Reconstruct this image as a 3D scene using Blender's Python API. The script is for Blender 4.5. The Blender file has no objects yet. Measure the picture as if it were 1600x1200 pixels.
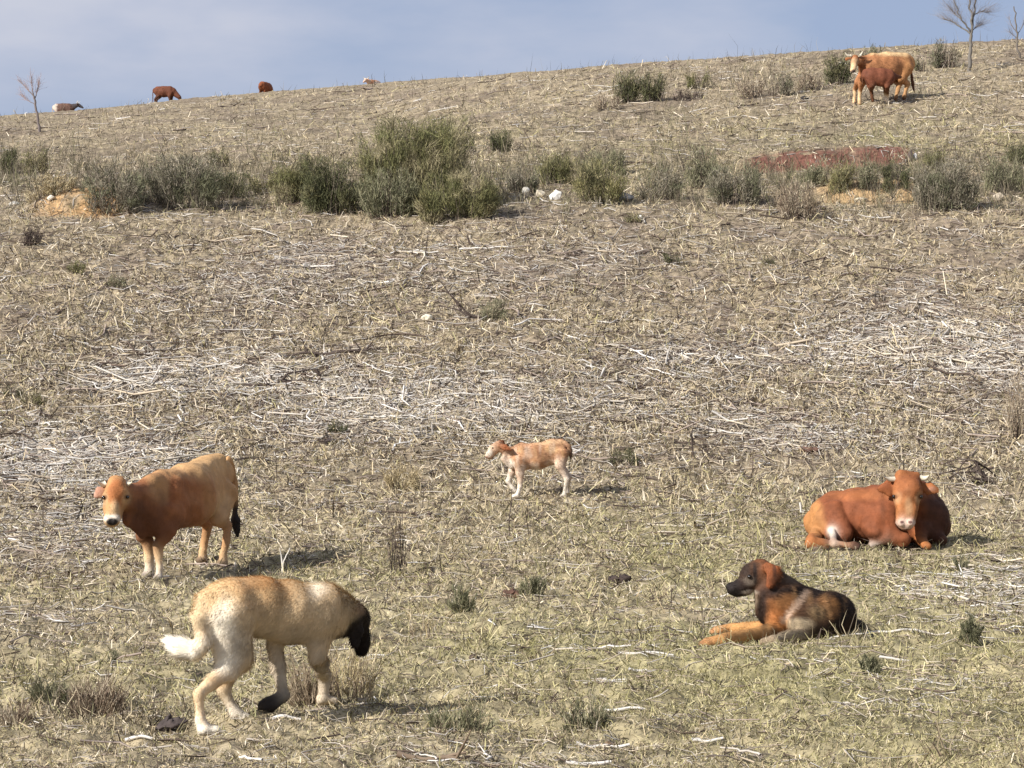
import bpy, math
import numpy as np
from mathutils import Vector

rng = np.random.default_rng(7)
scene = bpy.context.scene
COL = scene.collection
R = math.radians

# ------------------------------------------------------------------ camera
F = 3609.0            # focal length in photograph pixels (photo is 1600 x 1200)
CAMZ = 1.5
PITCH = R(0.8)
cp, sp = math.cos(PITCH), math.sin(PITCH)
cam_d = bpy.data.cameras.new("camera")
cam_d.sensor_width = 36.0
cam_d.lens = 36.0 * F / 1600.0
cam_d.clip_start = 0.5
cam_d.clip_end = 3000
cam = bpy.data.objects.new("camera", cam_d)
COL.objects.link(cam)
cam.location = (0, 0, CAMZ)
cam.rotation_euler = (R(90) + PITCH, 0, 0)
scene.camera = cam

def ray(u, v):
    a = (np.asarray(u, float) - 800) / F
    b = (600 - np.asarray(v, float)) / F
    return a, cp - b * sp, sp + b * cp          # x, y, z

def P(u, v, Y):
    "world point seen at photo pixel (u, v) at distance Y"
    x, y, z = ray(u, v)
    return np.array([x / y * Y, Y + 0 * x, CAMZ + z / y * Y])

def project(X, Y, Z):
    zz = Z - CAMZ
    d = Y * cp + zz * sp
    return 800 + F * X / d, 600 - F * (-Y * sp + zz * cp) / d

# ------------------------------------------------------------------ noise
def _hash(ix, iy, iz, seed):
    h = (ix.astype(np.uint32) * np.uint32(374761393) + iy.astype(np.uint32) * np.uint32(668265263)
         + iz.astype(np.uint32) * np.uint32(2246822519) + np.uint32((seed * 974711 + 12345) & 0xffffffff))
    h = (h ^ (h >> np.uint32(13))) * np.uint32(1274126177)
    h = h ^ (h >> np.uint32(16))
    return (h & np.uint32(0xffff)).astype(np.float32) / 65535.0

def vnoise(x, y, seed=0):
    x = np.asarray(x, float); y = np.asarray(y, float)
    ix = np.floor(x).astype(np.int64); iy = np.floor(y).astype(np.int64)
    fx = x - ix; fy = y - iy
    fx = fx * fx * (3 - 2 * fx); fy = fy * fy * (3 - 2 * fy)
    z = np.zeros_like(ix)
    a = _hash(ix, iy, z, seed); b = _hash(ix + 1, iy, z, seed)
    c = _hash(ix, iy + 1, z, seed); d = _hash(ix + 1, iy + 1, z, seed)
    return (a + (b - a) * fx) * (1 - fy) + (c + (d - c) * fx) * fy

def fbm(x, y, seed=0, oct=3):
    s = 0; a = 1; t = 0
    for i in range(oct):
        s = s + a * vnoise(x * 2 ** i, y * 2 ** i, seed + i); t += a; a *= .5
    return s / t

def vnoise3(p, seed=0):
    i = np.floor(p).astype(np.int64); f = p - i; f = f * f * (3 - 2 * f)
    r = 0
    for dx in (0, 1):
        for dy in (0, 1):
            for dz in (0, 1):
                w = (f[:, 0] if dx else 1 - f[:, 0]) * (f[:, 1] if dy else 1 - f[:, 1]) * (f[:, 2] if dz else 1 - f[:, 2])
                r = r + w * _hash(i[:, 0] + dx, i[:, 1] + dy, i[:, 2] + dz, seed)
    return r

def sstep(a, b, x):
    t = np.clip((x - a) / (b - a), 0, 1)
    return t * t * (3 - 2 * t)

# ------------------------------------------------------------------ the hillside
def pchip(xs, ys):
    xs = np.array(xs, float); ys = np.array(ys, float)
    h = np.diff(xs); d = np.diff(ys) / h
    m = np.zeros_like(xs)
    for i in range(1, len(xs) - 1):
        if d[i - 1] * d[i] > 0:
            w1 = 2 * h[i] + h[i - 1]; w2 = h[i] + 2 * h[i - 1]
            m[i] = (w1 + w2) / (w1 / d[i - 1] + w2 / d[i])
    m[0] = d[0]; m[-1] = d[-1]
    def f(x):
        x = np.clip(x, xs[0], xs[-1])
        k = np.clip(np.searchsorted(xs, x) - 1, 0, len(xs) - 2)
        t = (x - xs[k]) / h[k]
        t2 = t * t; t3 = t2 * t
        return ((2 * t3 - 3 * t2 + 1) * ys[k] + (t3 - 2 * t2 + t) * h[k] * m[k]
                + (-2 * t3 + 3 * t2) * ys[k + 1] + (t3 - t2) * h[k] * m[k + 1])
    return f

near = [(-20, 0), (0, 0), (12, 0), (17, -.06), (22, -.16), (25, -.03), (31, .47), (36, 1.45), (41, 2.95)]
prof_l = pchip(*zip(*(near + [(50, 5.6), (60, 7.5), (70, 9.25), (90, 12.6), (120, 17.0), (150, 21.0), (165, 22.2), (185, 22.6), (220, 22.0), (400, 17)])))
prof_m = pchip(*zip(*(near + [(50, 5.65), (60, 7.9), (70, 9.9), (90, 13.25), (120, 18.3), (150, 23.2), (165, 24.7), (185, 25.2), (220, 24.5), (400, 19)])))
prof_r = pchip(*zip(*(near + [(50, 5.75), (60, 8.6), (70, 11.4), (80, 14.0), (90, 16.3), (105, 18.3), (125, 19.6), (150, 20), (220, 19), (400, 14)])))

def bank(X, Y, xa, xb, yb, h, back):
    m = sstep(xa - 1.0, xa + .6, X) * (1 - sstep(xb - .6, xb + 1.0, X))
    return m * h * sstep(yb - .25, yb + .25, Y) * (1 - sstep(yb + .5, yb + back, Y))

def H0(X, Y):
    X = np.asarray(X, float); Y = np.asarray(Y, float)
    u = 800 + F * X / np.maximum(Y, 4)
    q = np.clip(u, -560, 2160)
    w1 = np.clip(q / 584, -.96, 1); w2 = np.clip((q - 584) / 1016, 0, 1.5)
    z = prof_l(Y) * (1 - w1) + prof_m(Y) * w1 + (prof_r(Y) - prof_m(Y)) * w2
    z = z + np.interp(u, CREST_U, CREST_D) * Y * sstep(58, 95, Y)
    z = z + (fbm(X / 5, Y / 5, 3) - .5) * .35 * sstep(26, 45, Y)
    return z
# the crest line: how much steeper the top of the hill is, column by column
CREST_U = np.array([-400, 0, 150, 300, 415, 520, 584, 700, 800, 900, 1000, 1100, 1200, 1300, 1400, 1500, 1600, 2000], float)
CREST_V = np.array([200, 179, 168, 151, 142, 134, 129, 120, 112, 105, 97, 91, 84, 77, 71, 65, 60, 48], float)
CREST_D = np.zeros(len(CREST_U))
def _fit_crest():
    Ys = np.arange(60, 260, .5)
    for _ in range(4):
        for i, u in enumerate(CREST_U):
            a, _, _ = ray(u, 600.)
            e = np.max((H0(a / cp * Ys, Ys) - CAMZ) / Ys)
            x, y, z = ray(u, CREST_V[i] + 2)
            CREST_D[i] += z / y - e
_fit_crest()

def HB(X, Y):
    z = H0(X, Y)
    z = z + bank(X, Y, 5.9, 9.9, 57.2, .32, 7) + bank(X, Y, 7.0, 9.4, 52.2, .3, 5) + bank(X, Y, -10.6, -8.6, 52.0, .45, 5)
    return z

def micro(X, Y):
    return ((vnoise(X / .55, Y / .55, 21) - .5) * .07 + (vnoise(X / .21, Y / .21, 22) - .5) * .07
            + (vnoise(X / .085, Y / .085, 23) - .5) * .04)

def H(X, Y):
    return HB(X, Y) + micro(np.asarray(X, float), np.asarray(Y, float))

_Ys = np.concatenate([np.arange(3, 30, .05), np.arange(30, 80, .1), np.arange(80, 240, .4)])
def G(u, v):
    "where the ray through photo pixel (u, v) meets the ground"
    x, y, z = ray(u, v)
    g = CAMZ + z / y * _Ys - HB(x / y * _Ys, _Ys)
    k = np.where(g <= 0)[0]
    Y = _Ys[k[0]] if len(k) else 120.0
    if len(k) and k[0] > 0:
        a, b = g[k[0] - 1], g[k[0]]
        Y = _Ys[k[0] - 1] + (_Ys[k[0]] - _Ys[k[0] - 1]) * a / (a - b)
    X = x / y * Y
    return np.array([X, Y, HB(X, Y)])

_us = np.linspace(-420, 2020, 82); _vs = np.linspace(40, 1260, 306)
_T = np.full((len(_us), len(_vs)), np.nan)
for i, u_ in enumerate(_us):
    x_, y_, z_ = ray(u_, 600.0)
    X_ = (u_ - 800) / F * _Ys
    _, v_ = project(X_, _Ys, HB(X_, _Ys))
    vm = np.minimum.accumulate(v_)
    keep = np.concatenate([[True], vm[1:] < vm[:-1] - 1e-6])
    yy = np.interp(-_vs, -vm[keep], _Ys[keep], right=np.nan)
    _T[i] = yy
def scatter(n, vmin=45, vmax=1250, u0=-400, u1=2000, vpow=1.0):
    "n points on the ground spread evenly over what the slope shows of itself"
    u = rng.uniform(u0, u1, n); v = vmin + (vmax - vmin) * rng.uniform(0, 1, n) ** vpow
    iu = np.clip(((u - _us[0]) / (_us[1] - _us[0])).astype(int), 0, len(_us) - 2); fu = (u - _us[iu]) / (_us[1] - _us[0])
    iv = np.clip(((v - _vs[0]) / (_vs[1] - _vs[0])).astype(int), 0, len(_vs) - 2); fv = (v - _vs[iv]) / (_vs[1] - _vs[0])
    Y = ((_T[iu, iv] * (1 - fv) + _T[iu, iv + 1] * fv) * (1 - fu) + (_T[iu + 1, iv] * (1 - fv) + _T[iu + 1, iv + 1] * fv) * fu)
    ok = ~np.isnan(Y)
    Y = Y[ok]; X = (u[ok] - 800) / F * Y
    return X, Y

# ------------------------------------------------------------------ meshes
def npmesh(name, V, Fc, col=None, smooth=True, mat=None, origin=None, nrm=None):
    V = np.asarray(V, np.float32)
    if origin is not None: V = V - np.asarray(origin, np.float32)
    Fs = Fc if isinstance(Fc, (list, tuple)) else [Fc]
    me = bpy.data.meshes.new(name)
    me.vertices.add(len(V)); me.vertices.foreach_set("co", V.ravel())
    nl = sum(f.size for f in Fs); npoly = sum(len(f) for f in Fs)
    me.loops.add(nl); me.polygons.add(npoly)
    me.loops.foreach_set("vertex_index", np.concatenate([f.ravel() for f in Fs]).astype(np.int32))
    tot = np.concatenate([np.full(len(f), f.shape[1]) for f in Fs])
    st = np.concatenate([[0], np.cumsum(tot)[:-1]])
    me.polygons.foreach_set("loop_start", st.astype(np.int32))
    me.update(calc_edges=True)
    if smooth: me.polygons.foreach_set("use_smooth", np.ones(npoly, bool))
    if col is not None:
        a = me.color_attributes.new("Col", 'FLOAT_COLOR', 'POINT')
        c = np.ones((len(V), 4), np.float32); c[:, :3] = np.clip(col, 0, 1)
        a.data.foreach_set("color", c.ravel())
    if nrm is not None: me.normals_split_custom_set_from_vertices(np.asarray(nrm, np.float32).tolist())
    if mat: me.materials.append(mat)
    return me

def link(name, me, parent=None, loc=None):
    o = bpy.data.objects.new(name, me); COL.objects.link(o)
    if parent is not None: o.parent = parent
    if loc is not None: o.location = loc
    return o

def tag(o, label=None, cat=None, group=None, kind=None):
    if label: o["label"] = label
    if cat: o["category"] = cat
    if group: o["group"] = group
    if kind: o["kind"] = kind
    return o

def thing(name, label, cat, loc, group=None):
    o = bpy.data.objects.new(name, None); COL.objects.link(o)
    o.location = loc; o.empty_display_size = .2
    return tag(o, label, cat, group)

def tubes(Pt, Rd, sides=3):
    "many tubes at once: Pt (N,K,3) points, Rd (N,K) radii"
    N, K, _ = Pt.shape
    T = np.gradient(Pt, axis=1)
    T /= np.linalg.norm(T, axis=2, keepdims=True) + 1e-9
    up = np.where(np.abs(T[..., 2:3]) > .8, np.array([1., .2, 0]), np.array([0, 0, 1.]))
    A = np.cross(T, up); A /= np.linalg.norm(A, axis=2, keepdims=True) + 1e-9
    B = np.cross(A, T)
    ang = np.arange(sides) * 2 * np.pi / sides
    V = Pt[:, :, None, :] + Rd[:, :, None, None] * (np.cos(ang)[None, None, :, None] * A[:, :, None, :] + np.sin(ang)[None, None, :, None] * B[:, :, None, :])
    V = V.reshape(-1, 3)
    n = np.arange(N)[:, None, None] * K * sides; k = np.arange(K - 1)[None, :, None] * sides
    j = np.arange(sides)[None, None, :]; j2 = (j + 1) % sides
    a = n + k + j; b = n + k + j2
    Fq = np.stack([a, b, b + sides, a + sides], -1).reshape(-1, 4)
    return V, Fq

def blades(base, tip, w, nrm=None, bend=None):
    "one thin triangle per blade (two when bent)"
    d = tip - base
    s = np.cross(d, rng.normal(size=d.shape)); s /= np.linalg.norm(s, axis=1, keepdims=True) + 1e-9
    s = s * (w[:, None] * .5)
    N = len(base)
    if bend is None:
        V = np.stack([base - s, base + s, tip], 1).reshape(-1, 3)
        i = np.arange(N)[:, None] * 3
        return V, np.concatenate([i, i + 1, i + 2], 1), 3
    mid = base + d * .55 + bend
    V = np.stack([base - s, base + s, mid + s * .75, mid - s * .75, tip], 1).reshape(-1, 3)
    i = np.arange(N)[:, None] * 5
    T1 = np.concatenate([i, i + 1, i + 2], 1); T2 = np.concatenate([i, i + 2, i + 3], 1); T3 = np.concatenate([i + 3, i + 2, i + 4], 1)
    return V, np.concatenate([T1, T2, T3]), 5

# ------------------------------------------------------------------ materials
def mat_attr(name, rough=.85, spec=.2, bump=0, bscale=60, tint=1.0, var=0.0, vscale=30, trans=0):
    m = bpy.data.materials.new(name); m.use_nodes = True
    nt = m.node_tree; b = nt.nodes["Principled BSDF"]
    at = nt.nodes.new("ShaderNodeAttribute"); at.attribute_name = "Col"
    out = at.outputs["Color"]
    tc = nt.nodes.new("ShaderNodeTexCoord")
    if var > 0:
        n = nt.nodes.new("ShaderNodeTexNoise"); n.inputs["Scale"].default_value = vscale; n.inputs["Detail"].default_value = 5
        nt.links.new(tc.outputs["Object"], n.inputs["Vector"])
        mr = nt.nodes.new("ShaderNodeMapRange"); mr.inputs[1].default_value = .3; mr.inputs[2].default_value = .7
        mr.inputs[3].default_value = 1 - var; mr.inputs[4].default_value = 1 + var
        nt.links.new(n.outputs["Fac"], mr.inputs[0])
        mx = nt.nodes.new("ShaderNodeMix"); mx.data_type = 'RGBA'; mx.blend_type = 'MULTIPLY'; mx.inputs["Factor"].default_value = 1
        nt.links.new(out, mx.inputs["A"]); nt.links.new(mr.outputs[0], mx.inputs["B"]); out = mx.outputs["Result"]
    nt.links.new(out, b.inputs["Base Color"])
    b.inputs["Roughness"].default_value = rough
    b.inputs["Specular IOR Level"].default_value = spec
    if bump > 0:
        n2 = nt.nodes.new("ShaderNodeTexNoise"); n2.inputs["Scale"].default_value = bscale; n2.inputs["Detail"].default_value = 4
        nt.links.new(tc.outputs["Object"], n2.inputs["Vector"])
        bp = nt.nodes.new("ShaderNodeBump"); bp.inputs["Strength"].default_value = bump; bp.inputs["Distance"].default_value = .02
        nt.links.new(n2.outputs["Fac"], bp.inputs["Height"]); nt.links.new(bp.outputs["Normal"], b.inputs["Normal"])
    return m

def mat_plain(name, col, rough=.7, spec=.3):
    m = bpy.data.materials.new(name); m.use_nodes = True
    nt = m.node_tree; b = nt.nodes["Principled BSDF"]
    n = nt.nodes.new("ShaderNodeTexNoise"); n.inputs["Scale"].default_value = 25
    tc = nt.nodes.new("ShaderNodeTexCoord"); nt.links.new(tc.outputs["Object"], n.inputs["Vector"])
    cr = nt.nodes.new("ShaderNodeValToRGB")
    cr.color_ramp.elements[0].color = (*[c * .7 for c in col], 1); cr.color_ramp.elements[1].color = (*[min(1, c * 1.25) for c in col], 1)
    nt.links.new(n.outputs["Fac"], cr.inputs[0]); nt.links.new(cr.outputs[0], b.inputs["Base Color"])
    b.inputs["Roughness"].default_value = rough; b.inputs["Specular IOR Level"].default_value = spec
    return m

M_ground = mat_attr("dry_pasture_soil", .95, .1, bump=1.0, bscale=22, var=.45, vscale=9)
M_grass = mat_attr("grass_blades", .8, .15)
M_twig = mat_attr("weathered_wood", .8, .2)
M_leaf = mat_attr("broom_stems", .75, .2)
M_hide = mat_attr("animal_hide", .75, .2, bump=.25, bscale=45, var=.10, vscale=14)
M_fur = mat_attr("animal_fur", .8, .08)
M_rock = mat_attr("rock", .9, .2, bump=.8, bscale=14, var=.25, vscale=9)
M_horn = mat_plain("horn", (.62, .55, .42), .4)
M_eye = mat_plain("eye", (.012, .008, .006), .12, .6)
# ------------------------------------------------------------------ what grows and lies where
def ellmask(u, v, cu, cv, ru, rv):
    d = ((u - cu) / ru) ** 2 + ((v - cv) / rv) ** 2
    return np.exp(-d * .9)

LITTER = [(110, 715, 190, 45, .9), (330, 590, 170, 28, 1.0), (1470, 545, 200, 60, .9), (1150, 560, 200, 35, .5), (640, 610, 260, 40, .6),
          (950, 650, 240, 30, .5), (1260, 690, 110, 22, .5), (1570, 940, 90, 50, .6), (1400, 1085, 130, 35, .4), (760, 410, 200, 50, .35),
          (80, 840, 140, 50, .5), (300, 500, 200, 60, .3), (930, 1010, 120, 30, .2), (1380, 930, 90, 25, .35), (800, 1190, 300, 30, .4), (500, 420, 160, 40, .3),
          (560, 650, 160, 40, .5), (60, 980, 120, 30, .3)]
def zones(X, Y):
    u, v = project(X, Y, HB(X, Y))
    lit = np.full(X.shape, .06)
    for cu, cv, ru, rv, a in LITTER: lit = lit + a * ellmask(u, v, cu, cv, ru, rv)
    n = fbm(X / 2.2, Y / 3.2, 41)
    lit = lit * (.15 + 1.7 * n)
    grn = .10 + .52 * sstep(700, 960, v) * (.5 + .5 * sstep(400, 1200, u)) + .25 * ellmask(u, v, 1470, 215, 300, 30) + .2 * ellmask(u, v, 860, 250, 500, 60)
    grn = grn * (.3 + 1.4 * fbm(X / 1.7, Y / 2.6, 51))
    soil = .25 + .45 * sstep(.45, .7, fbm(X / 1.3, Y / 2.1, 61)) + .3 * sstep(620, 380, v)
    return u, v, np.clip(lit, 0, 1.3), np.clip(grn, 0, 1), np.clip(soil, 0, 1)

C_soil = np.array([.14, .102, .082]); C_straw = np.array([.345, .28, .18]); C_green = np.array([.24, .22, .095])
C_grey = np.array([.30, .26, .225]); C_red = np.array([.155, .072, .052]); C_ochre = np.array([.40, .27, .14])

def ground_color(X, Y):
    u, v, lit, grn, soil = zones(X, Y)
    c = C_straw + np.zeros(X.shape + (3,))
    def mixin(c, k, f): return c + (k - c) * np.clip(f, 0, 1)[..., None]
    c = mixin(c, C_soil, soil * .75)
    c = mixin(c, C_green, grn * .8)
    c = mixin(c, C_grey, lit * .45)
    n = vnoise(X / .16, Y / .22, 71)
    c = c * (.62 + .76 * n)[..., None]
    # bare earth of the cut banks, in world metres
    def patch(xa, xb, ya, yb, e=.5):
        return sstep(xa - e, xa + e, X) * (1 - sstep(xb - e, xb + e, X)) * sstep(ya - .3, ya + .2, Y) * (1 - sstep(yb - .5, yb + .8, Y)) * sstep(.15, .40, fbm(X / .5, Y / .3, 83))
    nn = .55 + .7 * fbm(X / .5, Y / .5, 81)
    c = mixin(c, C_red * 1.0, patch(5.9, 9.9, 57.0, 57.9) * nn * 1.3)
    c = mixin(c, C_ochre, patch(7.0, 9.4, 51.7, 53.2) * nn * 1.2)
    c = mixin(c, C_ochre * np.array([1., .9, .8]), patch(-10.6, -8.6, 51.4, 53.5) * nn * .9)
    return c

ts = np.concatenate([np.linspace(-1.6, -.29, 40)[:-1], np.linspace(-.29, .29, 860), np.linspace(.29, 1.6, 40)[1:]])
Yr = [2.0, 4, 6, 7.5, 8.5]
y = 9.2
while y < 230:
    Yr.append(y)
    # step so that one row spans about 1.6 photo pixels as seen on the slope
    d = .012 * (y / 10) ** 1.35 if y < 30 else .053 + (y - 30) * .0042
    y += max(d, .012)
Yr += [240, 260, 300, 360, 420]
Yr = np.array(Yr)
TT, YY = np.meshgrid(ts, Yr); XX = TT * YY
ZZ = H(XX, YY)
nr, nc = XX.shape
Vg = np.stack([XX, YY, ZZ], -1).reshape(-1, 3)
ii = (np.arange(nr - 1)[:, None] * nc + np.arange(nc - 1)[None, :]).ravel()
Fg = np.stack([ii, ii + 1, ii + nc + 1, ii + nc], 1)
me = npmesh("hillside", Vg, Fg, ground_color(XX, YY).reshape(-1, 3), True, M_ground)
tag(link("hillside", me), "dry brown hillside pasture rising to a sloping crest", "hillside", kind="structure")
print("ground verts", len(Vg))

# ------------------------------------------------------------------ dry grass
def bare(X, Y):
    def r(xa, xb, ya, yb): return (X > xa) & (X < xb) & (Y > ya) & (Y < yb)
    return r(5.6, 10.2, 56.7, 58.0) | r(6.8, 9.6, 51.6, 53.0) | r(-10.6, -8.6, 51.3, 53.0)
def make_grass(n, name):
    X, Y = scatter(n, 60, 1250)
    u, v, lit, grn, soil = zones(X, Y)
    keep = rng.uniform(0, 1, len(X)) < np.clip(.86 - .75 * soil - .2 * lit + .35 * grn, .10, 1) * np.where(bare(X, Y), .22, 1)
    X, Y, u, v, lit, grn, soil = [a[keep] for a in (X, Y, u, v, lit, grn, soil)]
    N = len(X)
    Ye = np.where(Y < 34, Y, 34 + (Y - 34) * .32)
    L = rng.lognormal(math.log(11.5), .42, N) * Ye / F
    w = np.maximum(.0036, np.maximum(Ye * 1.35, Y * .8) / F) * rng.uniform(.6, 1.6, N)
    az = rng.uniform(0, 2 * np.pi, N); el = np.abs(rng.normal(.25, .5, N)) + .04
    base = np.stack([X, Y, H(X, Y) - .005], 1)
    dv = np.stack([np.cos(az) * np.cos(el), np.sin(az) * np.cos(el), np.sin(np.minimum(el, 1.5))], 1)
    tip = base + dv * L[:, None]
    gz = H(tip[:, 0], tip[:, 1]); tip[:, 2] = np.maximum(tip[:, 2], gz + .012)
    V, Fc, k = blades(base, tip, w, bend=(rng.normal(0, .26, (N, 3)) + np.array([0, 0, .16])) * L[:, None])
    pal = np.array([[.48, .39, .245], [.62, .54, .41], [.09, .066, .05], [.21, .19, .085], [.38, .34, .165], [.47, .41, .235]])
    g = grn + rng.normal(0, .22, N)
    ci = np.where(g > .5, rng.integers(3, 6, N), np.where(g > .3, rng.choice([0, 2, 5, 4], N), rng.choice([0, 0, 1, 2], N)))
    c = pal[ci] * rng.uniform(.5, 1.25, (N, 1))
    me = npmesh(name, V, Fc, np.repeat(c, k, 0), False, M_grass)
    tag(link(name, me), "short dry straw and olive grass covering the slope", "grass", kind="stuff")
make_grass(680000, "dry_grass")

# ------------------------------------------------------------------ bleached twig litter
WOOD = np.array([[.56, .51, .44], [.46, .41, .35], [.66, .62, .56], [.34, .27, .22], [.12, .085, .065], [.45, .37, .27], [.60, .52, .40]])
def twig_set(X, Y, L, rad, col, lift=.02, arch=.05):
    N = len(X); K = 4
    az = rng.uniform(0, 2 * np.pi, N)
    s = np.linspace(-.5, .5, K)[None, :]
    bend = rng.normal(0, .34, N)[:, None] * (s ** 2 - .1) * 4 + rng.normal(0, .11, (N, K))
    px = X[:, None] + L[:, None] * (s * np.cos(az)[:, None] - bend * np.sin(az)[:, None])
    py = Y[:, None] + L[:, None] * (s * np.sin(az)[:, None] + bend * np.cos(az)[:, None])
    tilt = rng.normal(0, .09, N)[:, None] * s * L[:, None]
    hz = np.stack([H(px[:, k], py[:, k]) for k in range(K)], 1)
    pz = hz + rad[:, None] * .8 + np.maximum(lift * rng.uniform(0, 1.2, (N, 1)) + np.abs(tilt) * (s * 2 * np.sign(tilt) > 0) * 1.6, 0) + arch * L[:, None] * rng.uniform(-.1, .6, (N, 1)) * (.5 - np.abs(s)) * 2
    Rr = rad[:, None] * np.array([1.0, .95, .8, .45])[None, :]
    V, Fq = tubes(np.stack([px, py, pz], -1), Rr, 3)
    return V, Fq, np.repeat(col, K * 3, 0)

def make_twigs(n, name):
    X, Y = scatter(n, 55, 1250)
    u, v, lit, grn, soil = zones(X, Y)
    keep = rng.uniform(0, 1, len(X)) < np.clip((.055 + 1.15 * lit + .05 * (v < 700)) * np.clip(Y / 26, .0, 1) ** .9, .01, 1) * np.where(bare(X, Y), .22, 1)
    X, Y, lit = X[keep], Y[keep], lit[keep]
    N = len(X)
    Ye = np.where(Y < 34, Y, 34 + (Y - 34) * .30)
    L = np.clip(rng.lognormal(math.log(23.0), .55, N), 8, 110) * Ye / F
    rad = np.maximum(Ye * .74, Y * .40) / F * rng.lognormal(0, .32, N) * (L / (23 * Ye / F)) ** .35
    p = np.clip(lit, 0, 1)
    ci = np.where(rng.uniform(0, 1, N) < .16 + .55 * p, rng.choice([0, 1, 2, 6], N), rng.choice([3, 4, 4, 5, 3, 5, 1], N))  # darkest twigs also stand in for shadowed gaps in the litter
    c = WOOD[ci] * rng.uniform(.75, 1.15, (N, 1)) * (.92 + .10 * p)[:, None]
    V, Fq, cc = twig_set(X, Y, L, rad, c)
    me = npmesh(name, V, Fq, cc, True, M_twig)
    tag(link(name, me), "countless bleached and dark twigs littering the slope", "twig litter", kind="stuff")
    print("twigs", N)
make_twigs(300000, "twig_litter")

# ------------------------------------------------------------------ rough low scrub: dry stems too many to count
def make_scrub(n, name, label, band, dens, hgt, pal, lean=.55, wpx=.55):
    X, Y = scatter(n, *band)
    u, v, lit, grn, soil = zones(X, Y)
    # gather the stems into tussocks
    cell = .5
    cx = (np.floor(X / cell) + _hash(np.floor(X / cell).astype(np.int64), np.floor(Y / cell).astype(np.int64), np.zeros(len(X), np.int64), 5)) * cell
    cy = (np.floor(Y / cell) + _hash(np.floor(X / cell).astype(np.int64), np.floor(Y / cell).astype(np.int64), np.zeros(len(X), np.int64), 6)) * cell
    keep = rng.uniform(0, 1, len(X)) < dens(u, v, X, Y) * np.where(bare(X, Y), .25, 1)
    X, Y, cx, cy = X[keep], Y[keep], cx[keep], cy[keep]; N = len(X)
    X = X * .45 + cx * .55; Y = Y * .45 + cy * .55
    L = rng.lognormal(math.log(hgt), .4, N) * (.6 + .8 * vnoise(X / .7, Y / .7, 13))
    base = np.stack([X, Y, H(X, Y) - .01], 1)
    d = np.stack([(X - cx) * 1.6 + rng.normal(0, lean * .5, N), (Y - cy) * 1.6 + rng.normal(0, lean * .5, N), np.ones(N)], 1)
    d /= np.linalg.norm(d, axis=1, keepdims=True)
    tip = base + d * L[:, None]
    w = np.maximum(.006, wpx * Y / F) * rng.uniform(.7, 1.5, N)
    V, Fc, k = blades(base, tip, w, bend=rng.normal(0, .12, (N, 3)) * L[:, None])
    pal = np.array(pal); ci = np.clip(vnoise(cx * 3.1, cy * 3.1, 19) * len(pal) + rng.normal(0, .8, N), 0, len(pal) - 1).astype(int)
    c = pal[ci] * rng.uniform(.6, 1.25, (N, 1))
    tag(link(name, npmesh(name, V, Fc, np.repeat(c, k, 0), False, M_grass)), label, "undergrowth", kind="stuff")
belt = lambda u, v, X, Y: np.clip(ellmask(u, v, u, 290, 1, 34) * (.15 + 1.1 * sstep(.30, .55, vnoise(u / 45., v / 14., 77))) + .10 * (v < 240) * sstep(.4, .6, vnoise(X / 1.2, Y / 2.4, 78)) + .25 * ellmask(u, v, 1200, 135, 190, 22) + .35 * (v - np.interp(u, CREST_U, CREST_V) < 9) * sstep(.45, .6, vnoise(u / 9., v * 0, 76)), 0, 1) * (1 - np.clip(1.4 * ellmask(u, v, 846, 310, 42, 16), 0, 1))
make_scrub(150000, "undergrowth", "low tangled dry scrub filling the belt between the brooms", (60, 345), belt, .38,
           [(.11, .092, .065), (.21, .175, .12), (.085, .075, .048), (.15, .145, .075), (.28, .235, .165), (.06, .048, .04)])
weeds = lambda u, v, X, Y: np.clip(.9 * sstep(.55, .75, fbm(X / .9, Y / 1.3, 79)), 0, 1)
make_scrub(85000, "dry_weeds", "thin dry weed stalks standing all over the pasture", (345, 1230), weeds, .10,
           [(.30, .24, .15), (.16, .12, .08), (.22, .21, .11), (.42, .35, .23), (.09, .07, .05)], lean=.9, wpx=.45)
# ------------------------------------------------------------------ sculpting animals: one continuous skin grown over a posed skeleton
def unit(v):
    v = np.asarray(v, float); return v / (np.linalg.norm(v) + 1e-9)

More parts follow.
